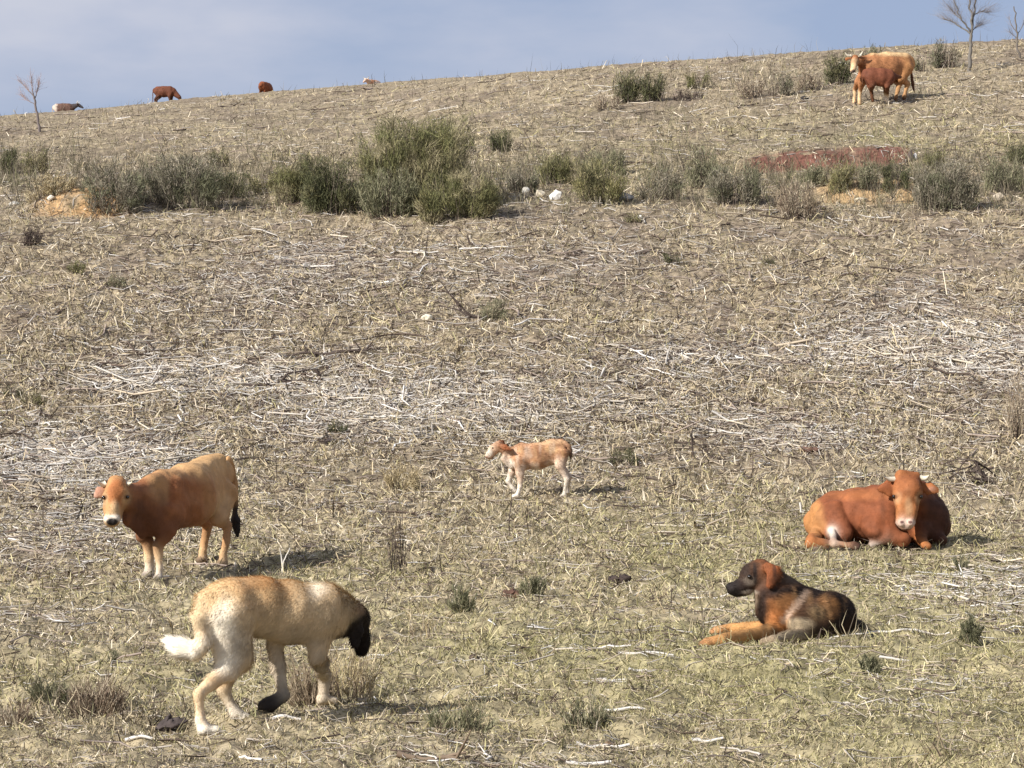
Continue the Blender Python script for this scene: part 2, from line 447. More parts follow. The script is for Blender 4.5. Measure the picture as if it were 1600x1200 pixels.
class Body:
    def __init__(s, side):
        s.lump = .012; s.pw = 2; s.mott = 1.0; s.p = []; s.side = unit(side); s.paints = []; s.sq = []
    def seg(s, a, b, ra, rb, col, side=None, k=.03, cap=1.0):
        ra = ra if isinstance(ra, tuple) else (ra, ra); rb = rb if isinstance(rb, tuple) else (rb, rb)
        a = np.asarray(a, float); b = np.asarray(b, float)
        if np.linalg.norm(b - a) < 1e-4: b = b + np.array([0, 0, 1e-3])
        ax = unit(b - a); sd = s.side if side is None else unit(side)
        sd = sd - ax * np.dot(sd, ax)
        if np.linalg.norm(sd) < .05: sd = np.cross(ax, [0, 0, 1.])
        sd = unit(sd); up = np.cross(sd, ax)
        s.p.append((a, b, ra, rb, ax, sd, up, k, np.array(col, float), cap))
    def chain(s, pts, rs, col, **kw):
        for i in range(len(pts) - 1):
            c = col[i] if isinstance(col, list) else col
            s.seg(pts[i], pts[i + 1], rs[i], rs[i + 1], c, **kw)
    def paint(s, c, r, col, soft=.35, amt=1.0):
        s.paints.append((np.asarray(c, float), np.asarray(r, float) * np.ones(3), np.array(col, float), soft, amt))
    def dist(s, pr, X):
        a, b, ra, rb, ax, sd, up, k, col, cap = pr
        L = np.linalg.norm(b - a)
        d = X - a.astype(np.float32)
        t = np.clip((d @ ax.astype(np.float32)) / L, 0, 1)
        r = d - (t * L)[..., None] * ax.astype(np.float32)
        h = ra[0] + (rb[0] - ra[0]) * t; w = ra[1] + (rb[1] - ra[1]) * t
        m = np.minimum(h, w)
        e = s.pw
        a1 = np.abs(r @ sd.astype(np.float32)) / w; a2 = np.abs(r @ up.astype(np.float32)) / h
        q2 = (a1 ** e + a2 ** e) ** (2 / e) if (e != 2 and min(ra + rb) > .07) else a1 ** 2 + a2 ** 2
        q = np.sqrt(q2 + ((r @ ax.astype(np.float32)) / (m * cap)) ** 2)
        return (q - 1) * m
    def build(s, vox, smooth=2, ground=None):
        lo = np.min([np.minimum(p[0], p[1]) - max(p[2] + p[3]) for p in s.p], 0) - 3 * vox
        hi = np.max([np.maximum(p[0], p[1]) + max(p[2] + p[3]) for p in s.p], 0) + 3 * vox
        n = np.ceil((hi - lo) / vox).astype(int) + 1
        f = np.full(n, 1.0, np.float32)
        axs = [lo[i] + vox * np.arange(n[i]) for i in range(3)]
        for p in s.p:
            rm = max(p[2] + p[3]) + p[7] + 2 * vox
            a = np.minimum(p[0], p[1]) - rm; b = np.maximum(p[0], p[1]) + rm
            i0 = np.clip(((a - lo) / vox).astype(int), 0, n); i1 = np.clip(np.ceil((b - lo) / vox).astype(int) + 1, 0, n)
            g = np.stack(np.meshgrid(*[axs[i][i0[i]:i1[i]] for i in range(3)], indexing='ij'), -1).astype(np.float32)
            d = s.dist(p, g)
            sl = tuple(slice(i0[i], i1[i]) for i in range(3))
            k = p[7]; o = f[sl]
            h = np.maximum(k - np.abs(o - d), 0) / k
            f[sl] = np.minimum(o, d) - h * h * k * .2
        V, Q = surface_nets(f, lo, vox)
        e = np.concatenate([Q[:, [0, 1]], Q[:, [1, 2]], Q[:, [2, 3]], Q[:, [3, 0]]])
        deg = np.bincount(e.ravel(), minlength=len(V))[:, None]
        for _ in range(smooth):
            acc = np.zeros_like(V)
            for j in range(3):
                acc[:, j] = np.bincount(e[:, 0], V[e[:, 1], j], len(V)) + np.bincount(e[:, 1], V[e[:, 0], j], len(V))
            V = V * .4 + acc / np.maximum(deg, 1) * .6
        if s.lump:
            n = np.cross(V[Q[:, 2]] - V[Q[:, 0]], V[Q[:, 3]] - V[Q[:, 1]])
            Nv = np.stack([sum(np.bincount(Q[:, i], n[:, j], len(V)) for i in range(4)) for j in range(3)], 1)
            Nv /= np.linalg.norm(Nv, axis=1, keepdims=True) + 1e-12
            V = V + Nv * (s.lump * ((vnoise3(V * 6.5 + 3, 31) - .5) * 1.6 + (vnoise3(V * 15 + 3, 32) - .5) * .7))[:, None]
        s.V, s.Q = V, Q
        s.C = s.color(V)
        return V, Q, s.C
    def color(s, V):
        X = V.astype(np.float32)
        D = np.stack([s.dist(p, X) for p in s.p], 1)
        m = D.min(1, keepdims=True)
        Wt = np.exp(-np.clip((D - m) / .022, 0, 40))
        C = (Wt @ np.stack([p[8] for p in s.p])) / Wt.sum(1, keepdims=True)
        wob = (np.stack([vnoise3(V * 11 + 7, 5), vnoise3(V * 11 + 31, 6), vnoise3(V * 11 + 53, 8)], 1) - .5) * 1.3
        for c, r, col, soft, amt in s.paints:
            q = np.sqrt((((V - c) / r) ** 2).sum(1)) + wob[:, 0] * .35
            f = (1 - sstep(1 - soft, 1 + soft, q)) * amt
            C = C + (col - C) * f[:, None]
        mott = (.80 + .40 * vnoise3(V * 9, 3)) * (.86 + .28 * vnoise3(V * 22, 7)) * (.92 + .16 * vnoise3(V * 60, 4))
        return C * (1 + (mott - 1) * s.mott)[:, None]
    def fur(s, n, length, width, flow, lay=.35, jit=.35, tips=1.05, where=None):
        "strands grown from the skin, combed along flow"
        V, Q = s.V, s.Q
        A, B, Cc, D = [V[Q[:, i]] for i in range(4)]
        nr = np.cross(Cc - A, D - B); ar = np.linalg.norm(nr, axis=1)
        pr = ar / ar.sum()
        i = rng.choice(len(Q), n, p=pr)
        a = rng.uniform(0, 1, (n, 1)); b = rng.uniform(0, 1, (n, 1))
        p = (A[i] * (1 - a) + B[i] * a) * (1 - b) + (D[i] * (1 - a) + Cc[i] * a) * b
        N = nr[i] / (ar[i][:, None] + 1e-12)
        c = s.C[Q[i]].mean(1)
        Ln = length(p) if callable(length) else np.full(n, length)
        Ln = Ln * rng.uniform(.55, 1.25, n)
        fl = flow(p) if callable(flow) else np.asarray(flow, float)[None, :] + np.zeros((n, 3))
        t = fl - N * (fl * N).sum(1, keepdims=True)
        t = t / (np.linalg.norm(t, axis=1, keepdims=True) + 1e-6)
        dv = t + N * lay + rng.normal(0, jit, (n, 3)); dv /= np.linalg.norm(dv, axis=1, keepdims=True)
        keep = Ln > .002
        p, dv, Ln, c, N, t, n = p[keep], dv[keep], Ln[keep], c[keep], N[keep], t[keep], int(keep.sum())
        tip = p + dv * Ln[:, None]
        base = p - N * .004
        sv = np.cross(dv, N) + rng.normal(0, .25, (n, 3)); sv /= np.linalg.norm(sv, axis=1, keepdims=True)
        sv = sv * (width * .5 * rng.uniform(.7, 1.3, n))[:, None]
        flip = (np.cross(sv, dv) * N).sum(1) < 0; sv[flip] *= -1     # every strand faces away from the skin
        k = 3; Vb = np.stack([base - sv, base + sv, tip], 1).reshape(-1, 3); Fb = np.arange(n * 3).reshape(n, 3)
        Nb = np.repeat(N + rng.normal(0, .10, (n, 3)), 3, 0); Nb /= np.linalg.norm(Nb, axis=1, keepdims=True)
        st = vnoise3(p * 24 + t * 3, 12) * .6 + vnoise3(p * 60, 13) * .4      # locks of the coat
        cc = c * ((.74 + .52 * st) * rng.normal(1, .06, n))[:, None]
        cv = np.repeat(cc, k, 0).reshape(n, k, 3); cv[:, -1] *= tips
        return Vb, Fb, cv.reshape(-1, 3), Nb

def surface_nets(f, lo, h):
    ins = f < 0
    c = np.zeros(np.array(f.shape) - 1, np.int8)
    for dx in (0, 1):
        for dy in (0, 1):
            for dz in (0, 1):
                c += ins[dx:f.shape[0] - 1 + dx, dy:f.shape[1] - 1 + dy, dz:f.shape[2] - 1 + dz]
    act = (c > 0) & (c < 8)
    I = np.argwhere(act); N = len(I)
    idx = np.full(act.shape, -1, np.int64); idx[tuple(I.T)] = np.arange(N)
    acc = np.zeros((N, 3)); cnt = np.zeros(N)
    cor = [(x, y, z) for x in (0, 1) for y in (0, 1) for z in (0, 1)]
    for i, a in enumerate(cor):
        for b in cor[i + 1:]:
            if sum(abs(p - q) for p, q in zip(a, b)) != 1: continue
            fa = f[I[:, 0] + a[0], I[:, 1] + a[1], I[:, 2] + a[2]]; fb = f[I[:, 0] + b[0], I[:, 1] + b[1], I[:, 2] + b[2]]
            m = (fa < 0) != (fb < 0)
            t = np.where(m, fa / np.where(m, fa - fb, 1), 0)
            pa = np.array(a, float); pb = np.array(b, float)
            acc += np.where(m[:, None], pa + t[:, None] * (pb - pa), 0); cnt += m
    V = lo + h * (I + acc / cnt[:, None])
    Qs = []
    for ax in range(3):
        o1, o2 = [(1, 2), (2, 0), (0, 1)][ax]
        sl0 = [slice(1, -1)] * 3; sl1 = [slice(1, -1)] * 3
        sl0[ax] = slice(0, f.shape[ax] - 1); sl1[ax] = slice(1, f.shape[ax])
        A = ins[tuple(sl0)]; B = ins[tuple(sl1)]
        E = np.argwhere(A != B)
        flip = A[tuple(E.T)]
        P0 = E.copy()
        for j in range(3):
            if j != ax: P0[:, j] += 1
        def at(d1, d2):
            q = P0.copy(); q[:, o1] -= d1; q[:, o2] -= d2
            return idx[q[:, 0], q[:, 1], q[:, 2]]
        q = np.stack([at(1, 1), at(0, 1), at(0, 0), at(1, 0)], 1)
        q[~flip] = q[~flip][:, ::-1]
        Qs.append(q)
    return V, np.concatenate(Qs)

def ball(c, r, seg=10):
    th = np.linspace(0, np.pi, seg + 1); ph = np.arange(seg * 2) * np.pi / seg
    V = np.array([[math.sin(a) * math.cos(b), math.sin(a) * math.sin(b), math.cos(a)] for a in th for b in ph]) * r + np.asarray(c)
    m = seg * 2
    Fq = np.array([[i * m + j, (i + 1) * m + j, (i + 1) * m + (j + 1) % m, i * m + (j + 1) % m] for i in range(seg) for j in range(m)])
    return V, Fq

def curve_tube(pts, rs, sides=10, n=16):
    "a smooth tapered tube through a few points"
    pts = np.asarray(pts, float); t = np.linspace(0, 1, len(pts)); tt = np.linspace(0, 1, n)
    if len(pts) >= 3:
        Pn = np.stack([np.polyval(np.polyfit(t, pts[:, j], min(len(pts) - 1, 3)), tt) for j in range(3)], 1)
    else:
        Pn = np.stack([np.interp(tt, t, pts[:, j]) for j in range(3)], 1)
    return tubes(Pn[None], np.interp(tt, t, rs)[None], sides)

def finish(b, name, label, cat, base, vox, group=None, furs=None, horns=(), eyes=(), er=.02, smooth=2):
    root = thing(name, label, cat, base, group)
    V, Q, C = b.build(vox, smooth)
    link("body", npmesh("body", V, Q, C, True, M_hide, base), root)
    if furs:
        Vs, Fs, Cs, Ns, o = [], [], [], [], 0
        for kw in furs:
            v, f, c, n_ = b.fur(**kw); Vs.append(v); Ns.append(n_); Fs.append(f + o); Cs.append(c); o += len(v)
        link("fur", npmesh("fur", np.concatenate(Vs), np.concatenate(Fs), np.concatenate(Cs), True, M_fur, base, np.concatenate(Ns)), root)
    for pts, rs in horns:
        v, f = curve_tube(pts, rs); link("horn", npmesh("horn", v, f, None, True, M_horn, base), root)
    for e in eyes:
        v, f = ball(e, er); link("eye", npmesh("eye", v, f, None, True, M_eye, base), root)
    return root
# ------------------------------------------------------------------ colours of hides
TAN = (.42, .235, .105); RUST = (.27, .105, .042); DRUST = (.20, .062, .022); PALE = (.62, .43, .24); WHITE = (.72, .64, .53); BLACK = (.02, .016, .014)
DARK = (.11, .045, .02); GOLD = (.48, .29, .135); CREAM = (.60, .47, .29); PINK = (.55, .33, .25)

def hoof(b, foot, fwd, r=.05, col=(.10, .075, .06)):
    b.seg(foot + np.array([0, 0, .045]), foot + fwd * .05 + np.array([0, 0, .03]), (r * .8, r), (r * .6, r), col, k=.015)

def horiz(deg):
    a = R(deg); return np.array([math.cos(a), math.sin(a), 0.])

# ------------------------------------------------------------------ 1. the tan cow that turns its head to look
def cow_standing_near():
    fwd = horiz(229); left = horiz(229 + 90)
    b = Body(left)
    b.pw = 2.5; b.lump = .02; b.mott = .55
    ff = [G(249, 908), G(233, 904)]; hf = [G(349, 885), G(317, 880)]
    Yf = ff[0][1]; Yh = hf[0][1] + .15
    s = F / ((Yf + Yh) / 2)
    m = lambda px: px / s
    pr, hip, mid, sh, ch = P(347, 737, Yh + .15), P(330, 752, Yh - .02), P(296, 774, (Yf + Yh) / 2), P(258, 783, Yf + .18), P(231, 800, Yf - .06)
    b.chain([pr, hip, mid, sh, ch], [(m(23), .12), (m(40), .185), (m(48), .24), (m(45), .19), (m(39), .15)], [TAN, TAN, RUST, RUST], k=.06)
    b.seg(P(340, 716, Yh + .02), P(308, 731, Yh - .3), (.06, .10), (.06, .09), GOLD, k=.07)
    b.seg(P(254, 752, Yf + .1), P(236, 755, Yf - .1), (.08, .07), (.07, .07), TAN, k=.08)
    b.seg(P(262, 752, Yf + .2) + left * .10, P(247, 828, Yf + .1) + left * .15, (.12, .07), (.10, .06), RUST, k=.018)
    # neck and head
    b.seg(P(238, 782, Yf), P(200, 779, Yf - .42), (.215, .12), (.14, .10), RUST, k=.06)
    b.seg(P(226, 825, Yf - .08), P(200, 806, Yf - .42), (.12, .05), (.09, .05), RUST, k=.06)
    Yd = Yf - .55
    X = np.array([1., .12, 0])
    b.seg(P(183, 758, Yd + .10), P(181, 774, Yd), (.105, .096), (.112, .104), (.40, .18, .065), side=X, k=.04)
    b.seg(P(181, 774, Yd), P(177, 797, Yd - .06), (.108, .100), (.080, .068), (.44, .215, .085), side=X, k=.04)
    b.seg(P(177, 797, Yd - .06), P(174, 813, Yd - .10), (.078, .066), (.060, .070), (.50, .29, .13), side=X, k=.03)
    for sx in (-1, 1):     # ears
        ex = P(182, 763, Yd + .10) + X * sx * .10
        tip = P(149, 775, Yd + .12) if sx < 0 else P(209, 768, Yd + .16)
        b.seg(ex, (ex + tip) / 2, (.03, .035), (.035, .06), RUST, side=(0, 0, 1), k=.02); b.seg((ex + tip) / 2, tip, (.03, .06), (.012, .02), PINK if sx < 0 else DARK, side=(0, 0, 1), k=.02)
    for sx in (-1, 1):     # brows, cheeks, nostrils
        b.seg(P(181, 769, Yd - .03) + X * sx * .075, P(180, 776, Yd - .02) + X * sx * .095, .038, .034, TAN, k=.03)
        b.seg(P(181, 782, Yd + .05) + X * sx * .055, P(176, 806, Yd - .03) + X * sx * .045, .06, .04, TAN, k=.03)
        b.seg(P(174, 811, Yd - .13) + X * sx * .035, P(174, 814, Yd - .15) + X * sx * .03, .035, .03, PALE, k=.02)
    b.seg(P(183, 752, Yd + .06), P(182, 758, Yd), (.06, .07), (.05, .06), TAN, side=X, k=.04)
    # legs
    for i, ft in enumerate(ff):
        o = left * (.17 if i == 0 else -.15)
        shd = P(246, 795, Yf + .12) + o; elb = P(239, 838, Yf + .1) + o * .95; kn = ft + np.array([0, 0, .36]) + fwd * .02; fe = ft + np.array([0, 0, .13])
        b.chain([shd, elb, kn, fe], [(.15, .075), (.082, .06), (.050, .048), (.037, .037)], [RUST, TAN, PALE], k=.03)
        b.seg(fe, ft + np.array([0, 0, .03]), .036, .046, WHITE, k=.02); hoof(b, ft, fwd)
    for i, ft in enumerate(hf):
        o = left * (.17 if i == 0 else -.17)
        hp = P(336, 765, Yh + .05) + o; stf = P(322 if i == 0 else 325, 806, Yh - .15) + o * 1.0
        hk = ft + np.array([0, 0, .42]) - fwd * .07; fe = ft + np.array([0, 0, .13])
        b.chain([hp, stf, hk, fe], [(.18, .10), (.115, .075), (.058, .045), (.037, .037)], [TAN, RUST, TAN], k=.025)
        b.seg(hp, hk + np.array([0, 0, .22]), (.14, .09), (.06, .055), TAN, k=.04)
        b.seg(fe, ft + np.array([0, 0, .03]), .036, .046, PALE, k=.02); hoof(b, ft, fwd, col=(.05, .035, .03))
    # tail
    tr = P(356, 716, Yh + .22)
    b.chain([tr, P(366, 734, Yh + .34), P(368, 785, Yh + .36), P(368, 812, Yh + .36), P(371, 838, Yh + .36)], [.04, .03, .024, .05, .014], [TAN, TAN, BLACK, BLACK], k=.02)
    # markings, with light and shade painted into some coat patches
    b.paint(P(182, 768, Yd - .08), (.070, .14, .14), (.34, .12, .04), .4, .9)
    b.paint(P(179, 796, Yd - .15), (.04, .1, .09), PALE, .5, .6)
    for sx in (-1, 1): b.paint(P(181, 780, Yd - .02) + X * sx * .10, (.045, .09, .06), PALE, .5, .5)
    b.paint(P(175, 811, Yd - .12), (.09, .1, .048), WHITE, .3, .9)
    b.paint(P(175, 816, Yd - .17), (.062, .1, .040), BLACK, .2)
    b.paint(P(300, 715, (Yf + Yh) / 2), (.75, .9, .19), (.54, .33, .15), .5, .8); b.paint(P(249, 762, Yf - .1), (.10, .4, .15), TAN, .5, .7); b.paint(P(306, 775, Yh - .5), (.2, .5, .16), (.42, .20, .075), .5, .6)  # pale top band; light painted onto the shoulder and flank
    b.paint(P(290, 838, (Yf + Yh) / 2 - .2), (.5, .9, .16), (.24, .10, .045), .5, .6)  # darker underside coat, deepened with painted shade
    b.paint(P(218, 812, Yf - .1), (.24, .5, .30), (.085, .034, .018), .5, .9); b.paint(P(269, 768, Yf), (.028, .4, .16), DRUST, .6, .6); b.paint(P(262, 826, Yf), (.3, .5, .12), (.13, .05, .024), .5, .7)  # dark chest coat; shade painted into the shoulder crease and lower body
    b.paint(P(346, 800, Yh - .2), (.1, .4, .22), PALE, .5, .45)
    horns = [([P(186, 754, Yd + .08) + X * .07, P(199, 757, Yd + .08), P(207, 753, Yd + .02)], [.032, .026, .006]),
             ([P(179, 754, Yd + .08) - X * .07, P(160, 757, Yd + .06), P(153, 752, Yd)], [.032, .026, .006])]
    for sx in (-1, 1): b.paint(P(181, 777, Yd - .04) + X * sx * .105, (.034, .06, .024), DARK, .4, .8)
    eyes = [P(181, 777, Yd - .045) + X * .112, P(180, 777, Yd - .06) - X * .112]
    base = (ff[0] + ff[1] + hf[0] + hf[1]) / 4
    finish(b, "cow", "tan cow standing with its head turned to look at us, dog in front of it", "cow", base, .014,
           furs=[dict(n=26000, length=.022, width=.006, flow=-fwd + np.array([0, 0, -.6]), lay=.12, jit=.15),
                 dict(n=500, length=lambda p: np.where((p[:, 2] < tr[2] - .55) & (p[:, 1] > Yh + .27), .14, 0), width=.012, flow=(0, 0, -1), lay=.2, jit=.15)],
           horns=horns, eyes=eyes, er=.016)

# ------------------------------------------------------------------ 2. the walking calf
def calf_walking():
    fwd = horiz(183); left = horiz(273)
    b = Body(left)
    f1, h1 = G(808, 779), G(882, 778); Yc = f1[1] + .10; s = F / Yc; m = lambda px: px / s
    OR = (.42, .225, .12); PW = (.62, .48, .36); b.lump = .008
    b.chain([P(877, 700, Yc), P(866, 706, Yc), P(840, 713, Yc), P(815, 714, Yc), P(802, 714, Yc)],
            [(m(13), .075), (m(19), .105), (m(19.5), .125), (m(20), .105), (m(15), .075)], [OR, OR, OR, OR], k=.05)
    b.seg(P(878, 691, Yc), P(860, 694, Yc), (.04, .06), (.04, .06), OR, k=.05)
    b.seg(P(806, 711, Yc), P(782, 700, Yc - .05), (.088, .052), (.05, .042), OR, k=.03)
    b.seg(P(800, 728, Yc), P(786, 716, Yc - .05), (.05, .035), (.04, .03), PW, k=.04)
    # head, turned a little away
    hs = unit(left + fwd * .2)
    b.seg(P(779, 696, Yc - .04), P(770, 702, Yc - .03), (.060, .052), (.058, .050), (.48, .30, .18), side=hs, k=.02)
    b.seg(P(770, 702, Yc - .03), P(762, 712, Yc - .02), (.05, .045), (.034, .035), PW, side=hs, k=.02)
    b.seg(P(775, 704, Yc - .03), P(765, 714, Yc - .02), (.038, .038), (.027, .03), OR, side=hs, k=.02)
    for sg in (1, -1):
        e0 = P(781, 695, Yc - .04) + hs * sg * .055; e1 = P(801, 703, Yc - .04) + hs * sg * .13 if sg > 0 else P(787, 688, Yc + .1)
        b.seg(e0, (e0 + e1) / 2, (.03, .02), (.045, .015), DRUST, k=.015); b.seg((e0 + e1) / 2, e1, (.045, .015), (.012, .01), DRUST, k=.015)
    # front legs: one planted, one swinging
    o = left * .085
    b.chain([P(812, 718, Yc) + o, P(812, 741, Yc) + o, P(812, 760, Yc) + o * .9, f1 + np.array([0, 0, .08]) - fwd * .015, f1 + np.array([0, 0, .03])], [(.10, .05), (.052, .04), .030, .023, .03], [OR, PW, WHITE, WHITE], k=.03)
    hoof(b, f1, fwd, .034, WHITE)
    b.chain([P(808, 720, Yc) - o, P(800, 738, Yc) - o, P(794, 752, Yc) - o, P(802, 763, Yc) - o, P(806, 767, Yc) - o], [(.09, .05), (.05, .038), .030, .023, .028], [OR, WHITE, WHITE, WHITE], k=.03)
    # hind legs
    b.chain([P(877, 706, Yc) + o, P(874, 727, Yc) + o, P(885, 748, Yc) + o, h1 + np.array([0, 0, .08]) - fwd * .0, h1 + np.array([0, 0, .03])], [(.10, .055), (.062, .042), .032, .023, .03], [OR, PW, WHITE, WHITE], k=.03)
    hoof(b, h1, fwd, .034, WHITE)
    h2 = G(886, 774)
    b.chain([P(878, 706, Yc) - o, P(876, 727, Yc) - o, P(890, 746, Yc) - o, h2 + np.array([0, 0, .08]), h2 + np.array([0, 0, .03])], [(.10, .055), (.06, .04), .032, .023, .03], [OR, PW, PW, WHITE], k=.03)
    hoof(b, h2, fwd, .034, WHITE)
    b.chain([P(883, 692, Yc - .05), P(889, 697, Yc - .06), P(891, 706, Yc - .06), P(892, 716, Yc - .06)], [.03, .026, .026, .016], [OR, BLACK, BLACK], k=.015)
    for u, v, ru, rv, c, a in [(832, 730, .10, .07, PW, .8), (846, 737, .2, .05, WHITE, .75), (815, 735, .09, .08, PW, .7), (861, 725, .09, .06, PW, .55), (876, 722, .08, .09, PW, .6), (825, 708, .05, .1, PW, .35),
                               (795, 728, .08, .07, WHITE, .8), (862, 702, .09, .05, GOLD, .7), (842, 706, .06, .06, RUST, .5), (850, 690, .3, .04, PALE, .5), (790, 715, .06, .08, PW, .5), (878, 712, .05, .05, RUST, .5), (826, 727, .04, .08, RUST, .4)]:
        b.paint(P(u, v, Yc - .12), (ru, .3, rv), c, .45, a)
    for q in range(34): b.paint(P(rng.uniform(800, 884), rng.uniform(694, 730), Yc - .12), (.02, .3, rng.uniform(.03, .08)), [PW, (.30, .12, .05), GOLD][q % 3], .6, .35)
    b.paint(P(764, 707, Yc - .05), (.04, .2, .05), WHITE, .4, .7); b.paint(P(759, 716, Yc), (.035, .2, .03), (.3, .16, .11), .3)
    base = (f1 + h1) / 2
    finish(b, "calf", "small orange and white calf walking across the middle of the slope", "calf", base, .011,
           furs=[dict(n=16000, length=.02, width=.008, flow=-fwd + np.array([0, 0, -.8]), lay=.3, jit=.3)],
           eyes=[P(771, 700, Yc - .03) + hs * .049], er=.013)

# ------------------------------------------------------------------ 3. the rust cow lying down
def cow_lying():
    TAN = (.33, .125, .042); GOLD = (.44, .21, .075)
    fwd = horiz(-28); left = horiz(62); right = -left
    b = Body(left)
    b.pw = 2.3; b.lump = .026
    g0 = G(1370, 856); Y0 = g0[1] + .25; s = F / Y0; m = lambda px: px / s
    Yr, Yc = Y0 + .45, Y0 - .05
    RS = (.185, .058, .023)
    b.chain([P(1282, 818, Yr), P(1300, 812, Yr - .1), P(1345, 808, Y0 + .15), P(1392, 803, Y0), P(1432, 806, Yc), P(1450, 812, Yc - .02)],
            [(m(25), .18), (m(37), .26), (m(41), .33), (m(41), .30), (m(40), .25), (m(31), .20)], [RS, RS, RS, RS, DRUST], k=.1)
    b.seg(P(1296, 790, Yr), P(1330, 779, Y0 + .2), (.10, .14), (.10, .15), RS, k=.12)
    b.seg(P(1368, 770, Y0), P(1402, 770, Y0 - .05), (.08, .12), (.10, .12), RS, k=.12)
    # chest bulging to the right behind the head
    b.seg(P(1442, 796, Yc), P(1456, 822, Yc), (.22, .26), (.19, .21), DRUST, k=.1)
    b.seg(P(1440, 782, Yc + .02), P(1422, 772, Yc - .28), (.21, .16), (.15, .13), RS, side=(1, .3, 0), k=.08)
    b.seg(P(1374, 768, Y0 - .12), P(1384, 826, Y0 - .3), (.17, .07), (.13, .08), RS, k=.018)
    b.seg(P(1400, 775, Y0 - .18), P(1416, 806, Y0 - .3), (.12, .06), (.10, .06), RS, k=.02)
    b.seg(P(1290, 779, Yr - .2), P(1297, 784, Yr - .25), .04, .06, RS, k=.05)
    # head
    X = np.array([1., -.12, 0]); Yd = Yc - .48
    b.seg(P(1419, 751, Yd + .12), P(1419, 768, Yd + .02), (.12, .145), (.13, .152), RS, side=X, k=.04)
    b.seg(P(1419, 768, Yd + .02), P(1417, 798, Yd - .05), (.125, .148), (.095, .108), TAN, side=X, k=.04)
    b.seg(P(1417, 798, Yd - .05), P(1416, 817, Yd - .10), (.09, .102), (.075, .112), TAN, side=X, k=.03)
    b.seg(P(1406, 742, Yd + .08), P(1432, 742, Yd + .08), (.05, .05), (.05, .05), TAN, side=X, k=.05)
    eL0, eL1 = P(1403, 762, Yd + .12), P(1374, 764, Yd + .14); eR0, eR1 = P(1436, 760, Yd + .10), P(1467, 767, Yd + .08)
    for e0, e1, c in ((eL0, eL1, DRUST), (eR0, eR1, (.34, .125, .045))):  # left ear coloured darker for the shade on it
        mdd = (e0 + e1) / 2
        b.seg(e0, mdd, (.03, .05), (.035, .088), c, side=(0, 0, 1), k=.02); b.seg(mdd, e1, (.035, .088), (.016, .035), c, side=(0, 0, 1), k=.02)
    for sx in (-1, 1):
        b.seg(P(1419, 767, Yd - .01) + X * sx * .095, P(1418, 775, Yd) + X * sx * .128, .045, .04, TAN, k=.03)
        b.seg(P(1418, 782, Yd + .07) + X * sx * .07, P(1417, 810, Yd - .02) + X * sx * .055, .075, .05, TAN, k=.03)
        b.seg(P(1416, 814, Yd - .14) + X * sx * .045, P(1416, 818, Yd - .16) + X * sx * .045, .042, .038, (.5, .33, .24), k=.02)
    # near foreleg folded under, knee forward
    nr = right * .30
    el = P(1366, 828, Y0 - .33); kn = P(1411, 844, Y0 - .42); g1 = G(1411, 857); kn[2] = max(kn[2], g1[2] + .085)
    b.seg(P(1372, 800, Y0 - .22), el, (.20, .11), (.14, .10), RS, k=.05)
    b.seg(el, kn, (.125, .10), (.088, .08), RS, k=.04)
    ft = G(1362, 857); b.chain([kn + np.array([0, 0, -.015]), (kn + ft) / 2 + np.array([0, 0, .055]), ft + np.array([0, -.02, .05])], [.07, .055, .052], [(.30, .11, .045), WHITE], k=.03)
    # far foreleg
    k2 = G(1438, 857) + np.array([0, -.02, .085]); b.chain([P(1458, 836, Yc - .12), P(1470, 843, Yc - .2)], [.12, .07], [DRUST], k=.05)
    b.chain([P(1440, 828, Yc - .2), k2 + np.array([0, 0, .03]), G(1449, 861) + np.array([0, 0, .05])], [.12, .075, .05], [DRUST, TAN], k=.04)
    # hind leg folded: thigh, hock, foot showing white
    b.seg(P(1294, 804, Yr - .42), P(1316, 838, Yr - .62), (.22, .13), (.15, .10), RS, k=.022)
    f1 = G(1304, 860); b.chain([P(1300, 828, Yr - .62), f1 + np.array([.0, 0, .07]), f1 + np.array([.16, -.03, .055])], [.042, .042, .042], [WHITE, (.45, .25, .14)], k=.02)
    hoof(b, f1 + np.array([.2, -.03, .01]), np.array([1., 0, 0]), .055, (.05, .04, .035))
    f2 = G(1268, 859); b.chain([P(1279, 828, Yr - .25), f2 + np.array([-.0, .02, .075]), f2 + np.array([.16, .0, .065])], [.09, .062, .05], [TAN, TAN], k=.03)
    # markings, with shade painted into the shoulder crease and belly fold
    b.paint(P(1270, 812, Yr - .25), (.11, .5, .30), GOLD, .5, .8)
    b.paint(P(1274, 856, Yr - .5), (.13, .5, .045), WHITE, .4)
    b.paint(P(1419, 792, Yd - .1), (.04, .2, .10), PALE, .6, .35)
    for sx in (-1, 1): b.paint(P(1418, 778, Yd) + X * sx * .11, (.05, .12, .07), PALE, .5, .4)
    b.paint(P(1419, 768, Yd - .1), (.04, .1, .05), RUST, .5, .8)
    b.paint(P(1416, 818, Yd - .12), (.12, .16, .055), (.58, .42, .33), .3); 
    for sx in (-1, 1): b.paint(P(1416, 816, Yd - .19) + X * sx * .045, (.022, .06, .018), (.12, .06, .05), .3)
    b.paint(P(1416, 830, Yd - .14), (.07, .12, .022), (.16, .07, .055), .3, .8)
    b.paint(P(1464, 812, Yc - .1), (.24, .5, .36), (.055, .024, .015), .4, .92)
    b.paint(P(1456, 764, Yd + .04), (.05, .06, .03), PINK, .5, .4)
    b.paint(P(1345, 772, Y0), (.7, .6, .06), (.36, .13, .045), .6, .5); b.paint(P(1376, 800, Y0 - .2), (.03, .4, .2), (.10, .035, .015), .6, .5); b.paint(P(1340, 842, Y0 - .3), (.4, .5, .09), (.11, .035, .014), .5, .6)  # paler back; painted shade in shoulder crease and belly fold
